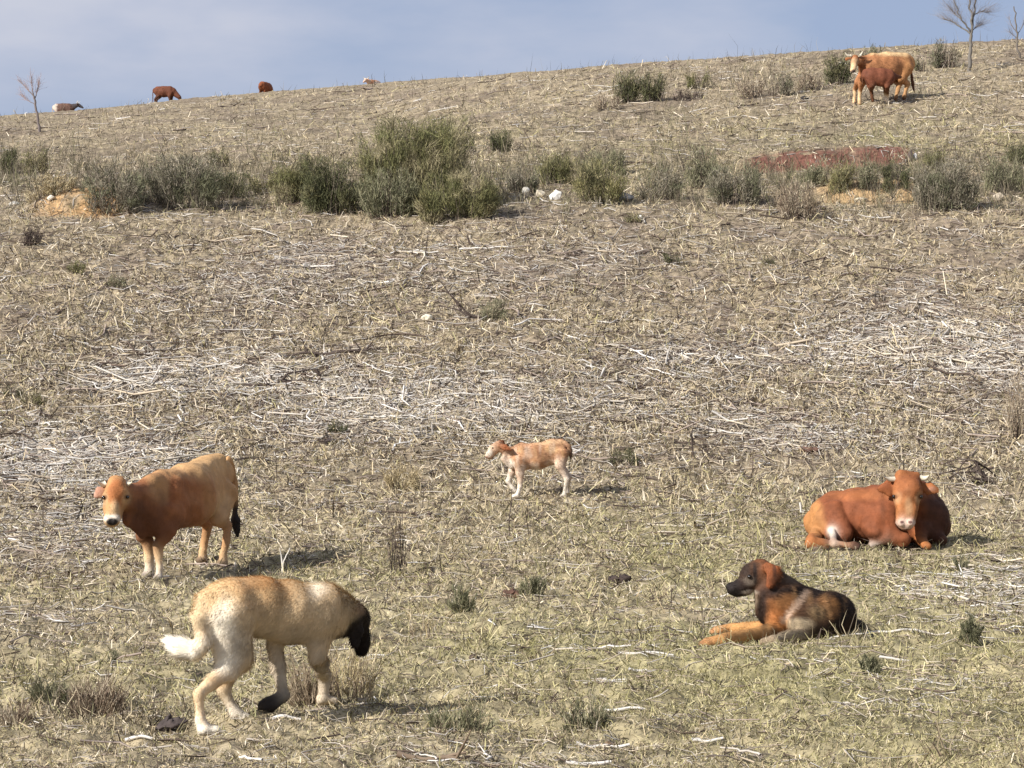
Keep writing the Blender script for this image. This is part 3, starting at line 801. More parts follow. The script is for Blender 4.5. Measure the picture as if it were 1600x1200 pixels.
    horns = [([P(1402, 748, Yd + .08), P(1391, 749, Yd + .06), P(1381, 745, Yd)], [.034, .026, .006]), ([P(1436, 746, Yd + .08), P(1446, 747, Yd + .06), P(1452, 742, Yd)], [.034, .028, .006])]
    for sx in (-1, 1): b.paint(P(1418, 776, Yd - .03) + X * sx * .14, (.042, .07, .028), DARK, .4, .8)
    eyes = [P(1418, 776, Yd - .04) + X * .148, P(1418, 776, Yd - .04) - X * .148]
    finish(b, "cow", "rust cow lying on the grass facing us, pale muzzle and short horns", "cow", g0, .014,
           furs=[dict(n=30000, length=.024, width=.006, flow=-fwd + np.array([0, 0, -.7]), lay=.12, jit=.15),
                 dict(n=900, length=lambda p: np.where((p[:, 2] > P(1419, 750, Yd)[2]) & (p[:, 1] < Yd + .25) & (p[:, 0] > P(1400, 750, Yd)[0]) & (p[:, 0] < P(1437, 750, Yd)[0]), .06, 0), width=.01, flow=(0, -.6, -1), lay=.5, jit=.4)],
           horns=horns, eyes=eyes, er=.022)

# ------------------------------------------------------------------ 4. the cream mastiff walking away, nose down
def dog_walking():
    fwd = horiz(24); left = horiz(114); right = -left
    b = Body(left)
    b.mott = .5
    h1 = G(318, 1149); Yh = h1[1] + .22; Ys = Yh + .28; s = F / Yh; m = lambda px: px / s
    CR = (.66, .50, .30); CW = (.86, .79, .66); OC = (.50, .31, .14); GY = (.54, .45, .33)  # GY: cream greyed to paint in the shade on forelegs and underside
    b.chain([P(340, 944, Yh - .02), P(357, 944, Yh), P(405, 949, Yh + .1), P(450, 957, Yh + .2), P(492, 961, Ys), P(512, 962, Ys + .05)],
            [(m(28), .09), (m(38), .115), (m(44), .125), (m(48), .14), (m(45), .13), (m(30), .095)], [CR, CR, CR, CR, CR], k=.05)
    b.seg(P(372, 930, Yh + .02), P(412, 927, Yh + .1), (.06, .085), (.055, .085), CR, k=.05)
    b.seg(P(505, 950, Ys), P(543, 964, Ys + .16), (.13, .105), (.09, .08), CR, k=.03); b.seg(P(516, 972, Ys + .04), P(536, 978, Ys + .14), (.075, .07), (.05, .045), GY, k=.04)
    # head hanging low, black mask and ears
    DK = (.020, .015, .013); BR = (.36, .25, .14)
    b.seg(P(552, 962, Ys + .18), P(561, 968, Ys + .24), (.062, .068), (.060, .064), BR, k=.02)
    b.seg(P(561, 979, Ys + .24), P(566, 1004, Ys + .30), (.052, .050), (.040, .038), DK, k=.02)
    b.seg(P(565, 1004, Ys + .30), P(566, 1015, Ys + .31), (.038, .038), (.03, .032), DK, k=.02)
    for sg, (a0, a1) in {-1: ((553, 960), (547, 1008)), 1: ((570, 958), (578, 1000))}.items():
        e0 = P(*a0, Ys + .2 - sg * -.02) + left * sg * .055; e1 = P(*a1, Ys + .2) + left * sg * .085
        b.seg(e0, (e0 + e1) / 2, (.03, .016), (.042, .015), DK, k=.01); b.seg((e0 + e1) / 2, e1, (.042, .015), (.024, .012), DK, k=.01)
    # near (right) hind leg, planted
    o = right * .085
    hp, kn, hk = P(352, 955, Yh) + o, P(365, 1028, Yh + .06) + o, h1 + np.array([-.02, 0, .195])
    b.chain([hp, kn, hk], [(.13, .075), (.066, .05), (.026, .023)], [CR, CR], k=.025)
    b.seg(P(345, 965, Yh) + o, P(346, 1050, Yh) + o, (.09, .07), (.042, .038), CW, k=.03)
    b.chain([hk, h1 + np.array([-.012, 0, .07]), h1 + np.array([.005, 0, .035])], [(.027, .023), .022, .030], [CR, CW], k=.02)
    b.seg(h1 + np.array([.0, 0, .03]), h1 + fwd * .065 + np.array([0, -.01, .024]), (.026, .037), (.019, .031), CW, k=.012)
    # far hind leg, pushing off
    h2 = G(377, 1133); o2 = left * .085
    k2, hk2 = P(372, 1035, Yh + .1) + o2, P(357, 1082, Yh + .05) + o2
    b.chain([P(356, 955, Yh) + o2, k2, hk2, h2 + np.array([-.03, 0, .06]), h2 + np.array([.02, 0, .03])], [(.12, .07), (.062, .046), (.028, .024), .022, .028], [CR, CR, GY, CW], k=.03)
    # visible foreleg, wrist bent, paw swinging back
    of = left * .03
    e = P(433, 1005, Ys - .1) + of; wr = P(447, 1088, Ys - .12) + of; pw = P(423, 1103, Ys - .16) + of
    b.chain([P(448, 965, Ys - .08) + of, e, P(439, 1045, Ys - .1) + of, wr], [(.08, .05), (.040, .036), (.033, .030), (.028, .026)], [CR, GY, GY], k=.02)
    b.seg(wr, pw, (.032, .032), (.034, .040), DK, k=.02); b.seg(pw, P(416, 1105, Ys - .18) + of, (.034, .042), (.024, .034), DK, k=.02)
    # other foreleg, planted behind the dry weeds
    f2 = G(506, 1103); of2 = right * .05
    b.chain([P(495, 975, Ys) + of2, P(492, 1025, Ys - .02) + of2, f2 + np.array([0, 0, .16]), f2 + np.array([0, 0, .05])], [(.09, .058), (.042, .038), (.030, .028), .026], [CR, GY, GY], k=.025)
    b.seg(f2 + np.array([-.01, 0, .035]), f2 + fwd * .06 + np.array([0, 0, .026]), (.027, .036), (.020, .030), GY, k=.012)
    # tail: hangs, then curls out to a white plume
    t0 = P(322, 938, Yh - .06)
    b.chain([t0, P(314, 968, Yh - .14), P(318, 1005, Yh - .16), P(304, 1018, Yh - .16), P(284, 1013, Yh - .16), P(270, 1004, Yh - .16)], [.04, .035, .036, .042, .050, .034], [CR, CR, CW, CW, CW], k=.03)
    b.paint(P(424, 926, Yh - .1), (.13, .35, .085), OC, .6, .75)
    b.paint(P(405, 908, Yh + .05), (.13, .3, .045), (.46, .23, .08), .6, .6)
    b.paint(P(345, 925, Yh), (.10, .25, .09), (.60, .40, .19), .5, .6)
    b.paint(P(352, 1000, Yh - .15), (.065, .25, .17), CW, .45, .9)
    b.paint(P(345, 1062, Yh), (.08, .2, .06), OC, .5, .7)
    b.paint(P(322, 1090, Yh - .2), (.04, .2, .12), (.70, .52, .33), .5, .5)
    b.paint(P(500, 913, Ys), (.045, .3, .055), CW, .6, .7)
    b.paint(P(515, 925, Ys), (.03, .3, .07), (.34, .24, .14), .5, .5)
    b.paint(P(440, 1000, Yh), (.3, .4, .07), GY, .5, .6)  # shade painted along the lower flank
    b.paint(P(562, 950, Ys + .2), (.05, .2, .03), (.30, .17, .09), .4, .6)
    b.paint(P(563, 990, Ys + .2), (.075, .3, .105), DK, .2, .95); b.paint(P(536, 988, Ys + .15), (.03, .15, .04), (.12, .09, .07), .5, .7)
    flow = -fwd + np.array([0, 0, -.9])
    def ln(p):
        L = np.full(len(p), .030)
        L = np.where(p[:, 2] < h1[2] + .26, .014, L)
        L = np.where(p[:, 0] < P(311, 1000, Yh)[0], .042, L)
        L = np.where((p[:, 1] > Ys - .02) & (p[:, 2] > P(500, 945, Ys)[2]), .045, L)
        L = np.where(p[:, 0] > P(556, 1000, Ys + .2)[0], .022, L)
        return L
    tipx = P(311, 1000, Yh)[0]
    def fl(p):
        f = np.zeros((len(p), 3)) + flow
        f[p[:, 0] < tipx] = [-1, 0, .35]
        return f
    base = (h1 + f2) / 2
    finish(b, "dog", "large cream mastiff walking away with its dark head lowered, white tail tip", "dog", base, .009,
           furs=[dict(n=110000, length=ln, width=.0034, flow=fl, lay=.26, jit=.17)])

# ------------------------------------------------------------------ 5. the brindle dog lying down
def dog_lying():
    fwd = horiz(189); left = horiz(279)
    b = Body(left)
    g0 = G(1235, 1003); Y0 = g0[1] + .16; s = F / Y0; m = lambda px: px / s
    BK = (.016, .012, .011); BRN = (.085, .045, .025); RU = (.36, .135, .042); ORG = (.50, .26, .095); CRM = (.60, .47, .30); MASK = (.022, .017, .015)
    b.chain([P(1310, 961, Y0 + .06), P(1295, 960, Y0 + .05), P(1262, 957, Y0 + .02), P(1228, 950, Y0), P(1206, 948, Y0 - .02)],
            [(m(28), .125), (m(34), .15), (m(37), .15), (m(40), .155), (m(31), .12)], [BK, BRN, BRN, BRN], k=.05)
    b.seg(P(1222, 932, Y0), P(1203, 907, Y0 - .02), (.145, .115), (.105, .095), BRN, k=.05)
    b.seg(P(1205, 950, Y0 - .04), P(1199, 925, Y0 - .05), (.09, .09), (.085, .08), BRN, k=.05)
    # head in profile
    b.seg(P(1189, 893, Y0 - .03), P(1175, 898, Y0 - .04), (.090, .085), (.086, .075), BRN, k=.03)
    b.seg(P(1176, 904, Y0 - .04), P(1160, 914, Y0 - .05), (.07, .062), (.048, .046), MASK, k=.03)
    b.seg(P(1160, 914, Y0 - .05), P(1145, 920, Y0 - .055), (.048, .046), (.040, .040), BK, k=.02)
    b.seg(P(1168, 922, Y0 - .05), P(1150, 927, Y0 - .055), (.032, .036), (.022, .03), BK, k=.015)
    b.seg(P(1142, 915, Y0 - .055), P(1138.5, 916, Y0 - .055), (.022, .024), (.020, .022), BK, k=.008)
    b.seg(P(1168, 893, Y0 - .045), P(1163, 898, Y0 - .045), (.03, .055), (.025, .045), BRN, k=.03)
    for sg in (1, -1):
        e0 = P(1190, 883, Y0 - .03) + left * sg * .085; e1 = P(1203, 892, Y0 - .03) + left * sg * .118; e2 = P(1194, 915, Y0 - .03) + left * sg * .125
        b.seg(e0, e1, (.036, .018), (.050, .02), (.27, .085, .028), k=.012); b.seg(e1, e2, (.054, .02), (.026, .014), (.20, .06, .022), k=.012)
    # forelegs stretched forward
    for sg, (eu, ev), (pu, pv) in ((1, (1212, 985), (1104, 1012)), (-1, (1205, 981), (1122, 993))):
        ft = G(pu, pv); el = P(eu, ev, Y0 - sg * .13); el[2] = max(el[2], g0[2] + .06)
        shd = P(1214, 945, Y0 - sg * .10)
        b.seg(shd, el, (.10, .065), (.062, .05), RU, k=.035)
        wr = ft - fwd * .10 + np.array([0, 0, .045])
        b.seg(el, wr, (.056, .05), (.039, .039), ORG, k=.012)
        b.seg(wr, ft + np.array([0, 0, .034]), (.039, .041), (.033, .047), ORG, k=.012); b.seg(ft + np.array([0, 0, .034]), ft + fwd * .04 + np.array([0, 0, .026]), (.03, .044), (.022, .036), (.30, .14, .07), k=.015)
    # near haunch and hind foot
    kn = P(1247, 978, Y0 - .16)
    b.seg(P(1300, 962, Y0 - .06), kn, (.15, .085), (.10, .07), BRN, k=.04)
    f1 = G(1204, 1010); hk = G(1272, 1001) + np.array([0, 0, .055])
    b.seg(kn, hk, (.075, .06), (.05, .045), BRN, k=.03)
    b.seg(hk, f1 + np.array([.02, 0, .04]), (.045, .045), (.036, .042), (.30, .23, .15), k=.03); b.seg(f1 + np.array([.02, 0, .038]), f1 + fwd * .05 + np.array([0, 0, .028]), (.034, .042), (.024, .034), (.34, .25, .16), k=.015)
    # tail on the ground
    t1 = G(1350, 985)
    b.chain([P(1326, 970, Y0 + .05), t1 + np.array([-.03, 0, .03]), t1 + np.array([.03, .04, .03])], [.035, .028, .014], [BK, BK], k=.02)
    for u, v, ru, rv, c, a, sf in [(1310, 950, .11, .11, BK, .9, .4), (1250, 925, .22, .045, BK, .9, .4), (1290, 985, .14, .06, BK, .8, .5), (1293, 947, .07, .07, (.32, .15, .055), .85, .5),
                               (1248, 972, .085, .042, CRM, .85, .4), (1274, 955, .07, .05, (.30, .20, .10), .6, .5), (1240, 992, .10, .02, CRM, .3, .5), (1212, 962, .06, .085, RU, .8, .5), (1225, 940, .08, .05, (.30, .135, .05), .8, .5),
                               (1190, 950, .035, .12, BK, .9, .5), (1204, 985, .05, .03, BK, .6, .5), (1228, 905, .10, .05, (.05, .035, .026), .6, .5), (1205, 928, .07, .035, BK, .5, .5), (1240, 902, .08, .05, (.12, .085, .06), .6, .5), (1188, 875, .06, .018, (.20, .075, .03), .7, .5),
                               (1165, 890, .035, .05, BK, .6, .5), (1172, 908, .035, .035, (.22, .18, .14), .6, .5), (1173, 926, .05, .018, (.34, .28, .22), .8, .4), (1180, 897, .014, .07, BK, .85, .4), (1170, 906, .04, .016, (.10, .075, .055), .6, .6), (1181, 940, .018, .05, (.30, .23, .16), .6, .5), (1209, 892, .014, .05, BK, .7, .5)]:
        b.paint(P(u, v, Y0 - .12), (ru, .30, rv), c, sf, a)
    for q in range(26):
        u = rng.uniform(1222, 1322); v = rng.uniform(925, 972)
        b.paint(P(u, v, Y0 - .12), (.012, .25, .05), BK if q % 3 else (.40, .22, .10), .5, .55)
    # pale stripe over the shoulder
    for t in np.linspace(0, 1, 9):
        b.paint(P(1261 - 40 * t, 924 + 44 * t, Y0 - .15), (.026, .10, .026), (.52, .36, .25), .4, .8)
    flow = -fwd + np.array([0, 0, -.55])
    def ln(p):
        L = np.full(len(p), .030)
        L = np.where(p[:, 0] < P(1180, 900, Y0)[0], .010, L)
        L = np.where((p[:, 0] < P(1208, 900, Y0)[0]) & (p[:, 2] > P(1200, 925, Y0)[2]), .014, L)
        L = np.where((p[:, 2] < g0[2] + .13) & (p[:, 0] < P(1205, 990, Y0)[0]), .016, L)
        L = np.where(p[:, 0] > P(1332, 980, Y0)[0], .028, L)
        return L
    finish(b, "dog", "black and rust brindle dog lying with its head up and tan forelegs stretched out", "dog", g0, .008,
           furs=[dict(n=100000, length=ln, width=.0034, flow=flow, lay=.2, jit=.18)],
           eyes=[P(1167, 900, Y0 - .045) + left * .066], er=.015)

# ------------------------------------------------------------------ 6. the mother cow and her suckling calf up the slope
def cow_and_calf_far():
    fwd = horiz(196); left = horiz(286)
    b = Body(left)
    f = [G(1343, 163), G(1335, 161)]; h = [G(1413, 157), G(1400, 158)]
    Yc = (f[0][1] + h[0][1]) / 2; s = F / Yc; m = lambda px: px / s
    OG = (.33, .145, .062)
    b.chain([P(1419, 97, Yc + .2), P(1411, 101, Yc + .15), P(1388, 104, Yc), P(1364, 104, Yc - .15), P(1352, 106, Yc - .22)], [(m(13), .2), (m(18), .29), (m(22), .36), (m(20), .28), (m(16), .2)], [(.50, .25, .09), OG, OG, OG], k=.09)
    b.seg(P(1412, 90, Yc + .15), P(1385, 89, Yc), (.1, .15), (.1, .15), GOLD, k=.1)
    b.seg(P(1356, 100, Yc - .2), P(1342, 95, Yc - .45), (.24, .15), (.16, .12), OG, k=.07)
    Yd = Yc - .6; X = np.array([1., -.2, 0])
    b.seg(P(1336, 91, Yd + .08), P(1335, 98, Yd), (.11, .11), (.115, .11), RUST, side=X, k=.04)
    b.seg(P(1335, 97, Yd), P(1333, 110, Yd - .1), (.11, .105), (.08, .085), PALE, side=X, k=.04)
    for sx in (-1, 1):
        e0 = P(1336, 90, Yd + .12) + X * sx * .10; e1 = e0 + X * sx * .18 + np.array([0, 0, -.04])
        b.seg(e0, e1, (.03, .05), (.02, .06), RUST, side=(0, 0, 1), k=.02)
    for i, ft in enumerate(f):
        o = left * (.17 if i == 0 else -.17)
        b.chain([P(1357, 108, Yc - .18) + o, P(1346 if i == 0 else 1343, 128, Yc - .25) + o * .6, ft + np.array([.02, 0, .42]), ft + np.array([0, 0, .12]), ft + np.array([0, 0, .03])], [(.2, .11), (.12, .09), .065, .05, .06], [OG, OG, PALE, PALE], k=.05)
    for i, ft in enumerate(h):
        o = left * (.18 if i == 0 else -.18)
        b.chain([P(1413, 105, Yc + .15) + o, P(1404, 124, Yc + .1) + o, ft + np.array([.10, 0, .5]), ft + np.array([0, 0, .12]), ft + np.array([0, 0, .03])], [(.24, .15), (.14, .1), .075, .05, .06], [(.42, .20, .08), (.40, .19, .08), TAN, DARK], k=.05)
    b.chain([P(1422, 92, Yc + .3), P(1424, 112, Yc + .34), P(1426, 132, Yc + .34), P(1429, 146, Yc + .34)], [.05, .035, .05, .02], [GOLD, DARK, DARK], k=.02)
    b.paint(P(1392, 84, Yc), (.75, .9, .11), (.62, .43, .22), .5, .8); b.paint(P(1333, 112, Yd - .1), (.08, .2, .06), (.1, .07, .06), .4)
    b.paint(P(1347, 112, Yc - .4), (.15, .3, .25), DRUST, .5, .7)
    horns = [([P(1334, 87, Yd + .02) - X * .08, P(1325, 87, Yd), P(1320, 82, Yd - .05)], [.045, .04, .012]), ([P(1338, 87, Yd + .02) + X * .08, P(1345, 86, Yd), P(1348, 80, Yd - .05)], [.045, .04, .012])]
    finish(b, "cow", "golden cow standing high on the slope with a calf suckling at its side", "cow", (f[0] + h[0]) / 2, .022, horns=horns,
           furs=[dict(n=6000, length=.03, width=.014, flow=-fwd + np.array([0, 0, -.7]), lay=.25, jit=.25)])
    # calf, tail end to the left, head under her flank
    fw = horiz(8); b = Body(horiz(98)); Yk = Yc - .75
    CF = (.155, .052, .026); 
    hf = [G(1361, 162), G(1357, 159)]; fr = [G(1385, 162), G(1379, 160)]
    for q in (hf + fr): q[1] = min(q[1], Yk + .3)
    Yk = min(Yk, hf[0][1] + .15)
    b.chain([P(1353, 116, Yk), P(1361, 119, Yk), P(1378, 121, Yk), P(1390, 121, Yk)], [(m(9), .13), (m(13), .18), (m(14), .2), (m(13), .16)], [CF, CF, CF], k=.06)
    b.seg(P(1389, 118, Yk), P(1399, 120, Yk + .1), (.14, .10), (.10, .08), CF, k=.05)
    b.seg(P(1399, 120, Yk + .1), P(1406, 120, Yk + .22), (.09, .08), (.055, .06), DARK, k=.03)
    e0 = P(1397, 116, Yk + .04); b.seg(e0, e0 + np.array([-.14, -.06, -.04]), (.04, .02), (.03, .015), DARK, k=.02)
    for i, q in enumerate(hf):
        o = horiz(98) * (.1 if i else -.1)
        b.chain([P(1358, 120, Yk) + o, P(1362, 134, Yk) + o, q + np.array([-.05, 0, .33]), q + np.array([0, 0, .08]), q + np.array([0, 0, .03])], [(.15, .09), (.1, .07), .05, .035, .042], [CF, DARK, DARK, DARK], k=.04)
    for i, q in enumerate(fr):
        o = horiz(98) * (.09 if i else -.09)
        b.chain([P(1388, 122, Yk) + o, P(1385, 136, Yk) + o, q + np.array([0, 0, .25]), q + np.array([0, 0, .08]), q + np.array([0, 0, .03])], [(.13, .08), (.075, .06), .045, .035, .042], [CF, DARK, PALE, WHITE], k=.04)
    b.chain([P(1350, 110, Yk), P(1347, 118, Yk), P(1348, 132, Yk)], [.03, .025, .025], [CF, DARK], k=.02)
    finish(b, "calf", "dark rust calf suckling beneath the golden cow high on the slope", "calf", (hf[0] + fr[0]) / 2, .018, furs=[dict(n=2500, length=.025, width=.014, flow=-fw + np.array([0, 0, -.7]), lay=.15, jit=.2)])

# ------------------------------------------------------------------ 7. the four animals on the skyline
def cow_model(name, label, base, yaw, sc, cols, grazing, vox=.03):
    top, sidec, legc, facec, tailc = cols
    fwd = horiz(yaw); left = horiz(yaw + 90); b = Body(left); B = np.asarray(base, float)
    W = lambda x, y, z: B + sc * (fwd * x + left * y) + np.array([0, 0, sc * z])
    q = lambda *r: tuple(sc * x for x in r)
    b.chain([W(-.70, 0, 1.07), W(-.52, 0, 1.02), W(-.1, 0, .97), W(.38, 0, .97), W(.58, 0, .95)], [q(.17, .17), q(.29, .25), q(.36, .32), q(.34, .25), q(.25, .18)], sidec, k=.08)
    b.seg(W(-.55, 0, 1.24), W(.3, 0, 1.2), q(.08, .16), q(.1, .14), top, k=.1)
    if grazing:
        po, mu = W(1.02, .0, .55), W(1.12, 0, .14)
        b.seg(W(.5, 0, 1.0), po, q(.25, .15), q(.13, .1), sidec, k=.07)
        b.chain([po, W(1.08, 0, .38), mu], [q(.11, .1), q(.1, .09), q(.065, .07)], facec, k=.04)
    else:
        po, mu = W(1.0, 0, 1.25), W(1.36, 0, 1.02)
        b.seg(W(.5, 0, 1.05), W(.95, 0, 1.2), q(.25, .15), q(.14, .1), facec, k=.07)
        b.chain([po, W(1.14, 0, 1.16), mu], [q(.11, .1), q(.11, .1), q(.065, .065)], facec, k=.04)
    for sg in (1, -1):
        b.seg(po + left * sg * .09 * sc, po + left * sg * .27 * sc + np.array([0, 0, -.03]), q(.03, .04), q(.015, .05), sidec, side=(0, 0, 1), k=.02)
        for (x0, z0, x1, z1, x2, z2, x3) in ((.42, .92, .37, .64, .40, .36, .40), (-.52, .98, -.40, .70, -.66, .46, -.60)):
            y = .17 * sg
            ft = W(x3, y, 0); gz = float(HB(ft[0], ft[1])); ft[2] = gz
            b.chain([W(x0, y, z0), W(x1, y * 1.1, z1), W(x2, y, z2), ft + np.array([0, 0, .12 * sc]), ft + np.array([0, 0, .03])], [q(.2, .11), q(.12, .085), q(.062, .055), .045 * sc, .055 * sc], [sidec, legc, legc, legc], k=.05)
    b.chain([W(-.76, 0, 1.15), W(-.86, 0, .95), W(-.86, 0, .6), W(-.87, 0, .28)], [.045 * sc, .03 * sc, .035 * sc, .03 * sc], [sidec, tailc, tailc], k=.02)
    horns = [([po + left * sg * .07 * sc + fwd * .0 + np.array([0, 0, .07 * sc]), po + left * sg * .2 * sc + np.array([0, 0, .12 * sc]), po + left * sg * .24 * sc + fwd * .1 * sc + np.array([0, 0, .24 * sc])], [.035 * sc, .028 * sc, .008]) for sg in (1, -1)] if not grazing else []
    return b, horns
def skyline(label, u, v, Yoff, yaw, sc, cols, grazing, paints=()):
    # stands just beyond the crest: Yoff photo pixels of it are hidden by the brow
    Ys_ = np.arange(85, 230, .25); xs_ = ray(u, 600.)[0] / ray(u, 600.)[1] * Ys_
    _, vs_ = project(xs_, Ys_, HB(xs_, Ys_)); kc = int(np.argmin(vs_))
    kk = kc + int(np.argmax(vs_[kc:] > vs_[kc] + Yoff)); Y = Ys_[kk]; X = xs_[kk]
    print("skyline", u, "crest row", vs_[kc], "at", Ys_[kc], "cow at", Y)
    base = np.array([X, Y, float(HB(X, Y))])
    b, horns = cow_model("cow", label, base, yaw, sc, cols, grazing)
    for dx, dz, ru, rv, c, a in paints:
        b.paint(base + np.array([dx, 0, dz]), (ru, 1.5, rv), c, .4, a)
    finish(b, "cow", label, "cow", base, .032, horns=horns, furs=[dict(n=3000, length=.04, width=.03, flow=-horiz(yaw) + np.array([0, 0, -.7]), lay=.2, jit=.25)])

cow_standing_near(); calf_walking(); cow_lying(); dog_walking(); dog_lying(); cow_and_calf_far()
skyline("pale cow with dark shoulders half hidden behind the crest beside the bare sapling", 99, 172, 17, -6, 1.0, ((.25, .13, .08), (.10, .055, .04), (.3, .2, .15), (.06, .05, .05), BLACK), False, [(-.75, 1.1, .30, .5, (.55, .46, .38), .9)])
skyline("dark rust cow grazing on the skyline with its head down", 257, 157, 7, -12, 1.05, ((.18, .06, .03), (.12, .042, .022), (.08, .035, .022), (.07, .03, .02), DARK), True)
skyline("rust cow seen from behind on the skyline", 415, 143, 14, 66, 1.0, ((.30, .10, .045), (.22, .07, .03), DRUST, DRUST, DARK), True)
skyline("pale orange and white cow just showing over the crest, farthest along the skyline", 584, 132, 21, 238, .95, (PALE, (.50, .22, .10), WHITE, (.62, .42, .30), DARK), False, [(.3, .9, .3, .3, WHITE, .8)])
# ------------------------------------------------------------------ broom bushes, dry clumps, tufts, saplings
def merge(parts):
    Vs, Fs, Cs, o = [], [], [], 0
    for V, Fc, C in parts:
        Vs.append(V); Fs.append(Fc + o); Cs.append(C); o += len(V)
    return np.concatenate(Vs), np.concatenate(Fs), np.concatenate(Cs)

PALS = {
    'broom': [(.135, .135, .055), (.19, .175, .075), (.10, .098, .045), (.24, .215, .105), (.28, .24, .14)],
    'dark': [(.082, .086, .040), (.118, .116, .052), (.058, .060, .034), (.155, .145, .070)],
    'lime': [(.23, .205, .09), (.17, .165, .07), (.29, .25, .13), (.13, .125, .06)],
    'grey': [(.20, .175, .125), (.14, .13, .085), (.27, .235, .175), (.105, .10, .06), (.17, .17, .10)],
    'straw': [(.46, .37, .20), (.36, .28, .15), (.28, .22, .12), (.54, .45, .28)],
    'dry': [(.26, .20, .135), (.36, .29, .20), (.17, .12, .085), (.42, .35, .25)],
    'sage': [(.20, .19, .11), (.145, .145, .078), (.27, .25, .155), (.10, .10, .055)],
    'black': [(.07, .05, .042), (.11, .08, .062), (.045, .035, .03)],
}
def shrub(u0, u1, vtop, vbase, kind, label, name="broom_shrub", cat="shrub", n=None, stems=None, upright=.5, lean=0.0, depth=.8, twig=1.0, leafy=1.0, group=None, droop=0.0):
    um = (u0 + u1) / 2
    g = G(um, vbase); Y = g[1]; s = F / Y
    Wd = (u1 - u0) / s; Hh = (vbase - vtop) / s * 1.02
    ns = int((stems or np.clip(14 + Wd * 26, 8, 90)) * (1.5 if Y > 24 else 1))
    K = 6
    # stems fan out from several crowns along the width
    bx = rng.uniform(-.5, .5, ns) * Wd * (1 - upright * .0) * .62; by = rng.uniform(-.5, .5, ns) * Wd * .45 * depth
    out = np.stack([bx / (Wd * .5 + 1e-6), by / (Wd * .5 + 1e-6)], 1)
    hh = Hh * rng.uniform(.35, 1.06, ns) * np.sqrt(np.clip(1 - .88 * np.minimum(np.abs(out[:, 0]) / .62, 1) ** 3.2, .12, 1)) * (1.0 if Y < 20 else 1.08) * (.8 + .35 * vnoise(bx / .5 + u0, by / .5, 91))
    hh = np.minimum(hh * rng.uniform(.6, 1.0, ns) ** (1.0 if Y < 20 else .3), Hh)
    spread = (1 - upright) * 1.0; wob = .03 if Y < 20 else .012
    dx = out[:, 0] * spread * hh * .9 + rng.normal(0, .12, ns) * hh + lean * hh; dy = out[:, 1] * spread * hh * .9 + rng.normal(0, .12, ns) * hh
    lim = Wd * .5
    dx = np.clip(bx + dx, -lim, lim) - bx
    t = np.linspace(0, 1, K)[None, :]
    px = g[0] + bx[:, None] + dx[:, None] * t ** 1.25 + rng.normal(0, wob, (ns, K)) * Hh * t
    py = g[1] + by[:, None] + dy[:, None] * t ** 1.25
    gz = H(g[0] + bx, g[1] + by)
    pz = gz[:, None] - .02 + hh[:, None] * (t - droop * t ** 2.5)
    Pt = np.stack([px, py, pz], -1)
    r0 = np.maximum(.0022, (.5 if name == 'dry_weed' else .30) * Y / F) * twig * rng.uniform(.8, 1.5, ns)
    Vt, Ft = tubes(Pt, r0[:, None] * np.linspace(1.3, .4, K)[None, :], 3)
    wood = np.array([[.13, .095, .072], [.22, .175, .14], [.07, .052, .042]])[rng.integers(0, 3, ns)] if kind != 'black' else np.array(PALS['black'])[rng.integers(0, 3, ns)]
    if kind in ('straw', 'dry', 'sage') and name != "broom_shrub": wood = np.array(PALS['dry'])[rng.integers(0, 4, ns)]
    root = thing(name, label, cat, g, group)
    link("stems", npmesh("stems", Vt, Ft, np.repeat(wood, K * 3, 0), True, M_twig, g), root)
    # green wands along the upper stems
    nl = int((n or np.clip(Wd * Hh * s * s * .55, 120, 9000) * leafy) * (2.0 if Y > 24 else (2.4 if name == 'dry_clump' else 1.4))); upright = upright * .75
    if nl > 0:
        bushy = name == "broom_shrub" or Y > 24
        wgt = sstep(.22, .5, vnoise(bx / .28 + u0, by / .28, 93)) + .04 if Y > 24 else np.ones(ns)
        i = rng.choice(ns, nl, p=wgt / wgt.sum()); tt = (rng.beta(1.7, 1.1, nl) if bushy else rng.beta(2.0, 1.3, nl)) * .95 + .05
        k = np.clip((tt * (K - 1)).astype(int), 0, K - 2); f = (tt * (K - 1) - k)[:, None]
        b = Pt[i, k] * (1 - f) + Pt[i, k + 1] * f
        sd = unit_rows(Pt[i, k + 1] - Pt[i, k])
        b = b + rng.normal(0, 1, (nl, 3)) * np.array([.045, .045, .02]) * min(1.6, Hh) * (1.3 if bushy else .5)
        d = unit_rows(sd * (.8 if bushy else 1) + rng.normal(0, .55 if bushy else .38, (nl, 3)) + np.array([0, 0, .25]))
        L = Hh * rng.uniform(.05, .16, nl) * np.where(rng.uniform(0, 1, nl) < .10, 1.9, 1) if bushy else Hh * rng.uniform(.10, .24, nl)
        tip = b + d * L[:, None]
        top = g[2] + Hh * 1.02
        tip[:, 2] = np.minimum(tip[:, 2], top + rng.uniform(-.05, .02, nl) * Hh)
        tip[:, 0] = np.clip(tip[:, 0], g[0] - lim * 1.06, g[0] + lim * 1.06)
        gzt = H(tip[:, 0], tip[:, 1]) + .01; tip[:, 2] = np.maximum(tip[:, 2], gzt); b[:, 2] = np.maximum(b[:, 2], gzt - .01)
        w = np.maximum(.004, .85 * Y / F) * rng.uniform(.6, 1.5, nl)
        Vb, Fb, kk = blades(b, tip, w)
        pal = np.array(PALS[kind]); ci = np.clip((vnoise(b[:, 0] / .25 + 5, b[:, 2] / .25, 17) * len(pal) * 1.2 - .1 * len(pal) + rng.normal(0, .7, nl)), 0, len(pal) - 1).astype(int)
        c = pal[ci] * rng.uniform(.7, 1.3, (nl, 1))
